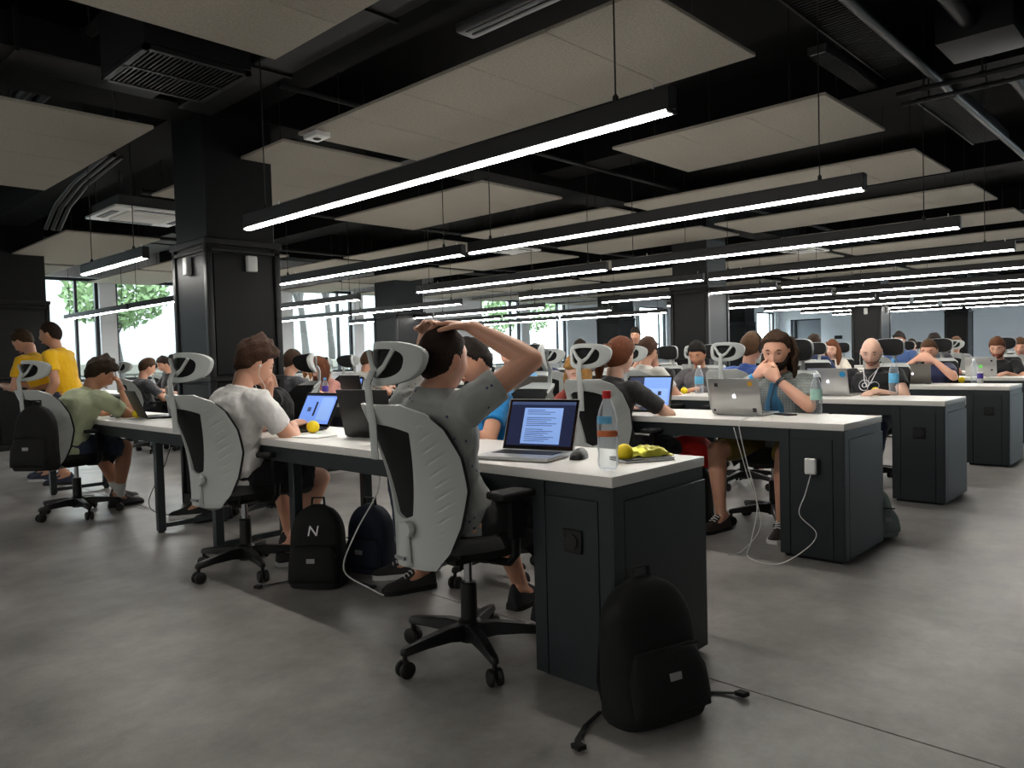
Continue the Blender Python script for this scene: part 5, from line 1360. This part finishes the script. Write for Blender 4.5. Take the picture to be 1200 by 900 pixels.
chair(8.78, 7.94, 180, 'office chair of the person in red')
person('person in red shirt far behind the raised elbow', (8.72, 7.94), 180, head=(-.05, 0, 1.10), shirt=cloth('tee_red', (.66, .12, .12)), hair=('short', (.12, .09, .07)), skin_='fair', vox=.013, pants=('trousers', (.12, .13, .18)))
person('dark figure standing far off by the window left of the middle column', (10.62, 7.2), 200, head=(.02, 0, 1.42), hip=(-.03, 0, .89), stand=True, hands={'L': dict(p=(.1, .2, .8), pole=(-1, .4, 0)), 'R': dict(p=(.1, -.2, .8), pole=(-1, -.4, 0))},
       feet={'L': dict(p=(0, .1, .09), pole=(1, 0, 0)), 'R': dict(p=(.08, -.1, .09), pole=(1, 0, 0))}, shirt=cloth('tee_charcoal', (.17, .165, .165)), hair=('short', (.12, .09, .07)), vox=.013, pants=('trousers', (.12, .13, .18)))
chair(10.76, 2.04, 180, 'office chair of the bearded man at far right')
person('red bearded man in black T-shirt at far right', (10.70, 2.04), 180, head=(-.03, 0, 1.075), hpitch=22, shirt=cloth('tee_black', (.09, .09, .10)), hair=('short', (.34, .21, .13)), beard=((.42, .22, .12), .010), skin_='fair', vox=.010, pants=('trousers', (.12, .13, .18)))
chair(12.76, 2.14, 180, 'office chair cut by the right picture edge')
person('person cut off by the right picture edge', (12.70, 2.14), 180, head=(-.03, 0, 1.07), hpitch=18, shirt=cloth('cardigan_brown', (.30, .24, .22)), hair=('short', (.32, .22, .14)), skin_='fair', vox=.011, pants=('trousers', (.12, .13, .18)))
chair(9.98, 3.92, 0, 'white office chair behind the dreadlocks')
person('person in navy top seen from behind the dreadlocks', (10.02, 3.98), 0, head=(-.02, 0, 1.185), shirt=cloth('top_navy', (.13, .19, .36)), sleeve=1.8, hair=('short', (.20, .14, .10)), skin_='fair', vox=.012, pants=('trousers', (.12, .13, .18)))
chair(10.76, 4.02, 180, 'office chair of the woman in white')
person('woman in white blouse resting her cheek on her hand', (10.70, 4.02), 180, head=(-.03, 0, 1.11), hpitch=12, hroll=-8, shirt=cloth('blouse_white', (.86, .83, .76)), hair=('long', (.40, .24, .15)), skin_='pale', vox=.011, build=.9,
       hands={'R': dict(p=(.06, -.09, 1.0), d=(-.1, .0, 1), n=(-.9, .3, 0), curl=40, pole=(.4, -.6, -1))}, pants=('trousers', (.12, .13, .18)))
person('small far face left of the woman in white', (14.7, 5.7-.1), 180, head=(-.05, 0, 1.10), shirt=cloth('tee_pink', (.72, .50, .46)), hair=('short', (.42, .28, .18)), skin_='fair', vox=.013, pants=('trousers', (.12, .13, .18)))
chair(14.76, 5.6, 180, 'far office chair left of the woman in white')
person('man with sunglasses pushed up on his head behind the bald man', (12.7, 3.73), 180, head=(-.03, 0, 1.22), hpitch=10, shirt=cloth('tee_denim', (.22, .32, .50)), hair=('short', (.13, .09, .07)), skin_='tan', vox=.011, pants=('trousers', (.12, .13, .18)),
       extras=lambda t, J: MB().tube([J['head']+J['Mh']@V(.06, .08, .075), J['head']+J['Mh']@V(.10, .035, .085), J['head']+J['Mh']@V(.10, -.035, .085), J['head']+J['Mh']@V(.06, -.08, .075)], [(.006, .016)]*4, 8).build('sunglasses', 'bezel', t, smooth=50) and None)
chair(12.76, 3.73, 180, 'office chair of the man with sunglasses')
person('young man far behind beside the man with sunglasses', (16.7, 4.67), 180, head=(-.03, 0, 1.13), shirt=cloth('tee_cream', (.80, .79, .76)), hair=('short', (.15, .11, .08)), skin_='fair', vox=.013, pants=('trousers', (.12, .13, .18)))
chair(16.76, 4.67, 180, 'far office chair beside the man with sunglasses')
chair(13.98, 3.2, 0, 'white office chair of the person in grey hoodie')
person('person in grey hoodie seen from behind near the grey wall', (14.02, 3.24), 0, head=(-.02, 0, 1.12), shirt=cloth('hoodie_grey', (.50, .50, .51)), sleeve=1.9, hair=('short', (.36, .24, .16)), skin_='fair', vox=.012, pants=('trousers', (.12, .13, .18)))
chair(11.98, 3.74, 0, 'office chair right behind the bald man')
person('dark haired person seen from behind the bald man', (12.0, 3.05), 0, head=(-.02, 0, 1.17), shirt=cloth('tee_darkgrey', (.26, .26, .28)), hair=('short', (.14, .10, .08)), skin_='fair', vox=.012, pants=('trousers', (.12, .13, .18)))
for q, (x, y, d, lb) in enumerate(((6.7, 9.7, 180, 'empty dark headrest chair by the far left women'), (6.7, 7.2, 180, 'empty chair in the third row by the windows'), (8.8, 9.2, 180, 'empty chair in the fourth row by the windows'),
                                   (7.95, 4.4, 0, 'empty white chair in the fourth row near side'), (8.8, 3.6, 180, 'empty chair in the fourth row far side'), (12.0, 5.6, 0, 'empty white chair in the sixth row'),
                                   (10.8, 6.3, 180, 'empty chair in the fifth row far side'), (14.8, 2.7, 180, 'empty black backed chair in the seventh row'))):
    chair(x, y, d, lb)
bake_pending()
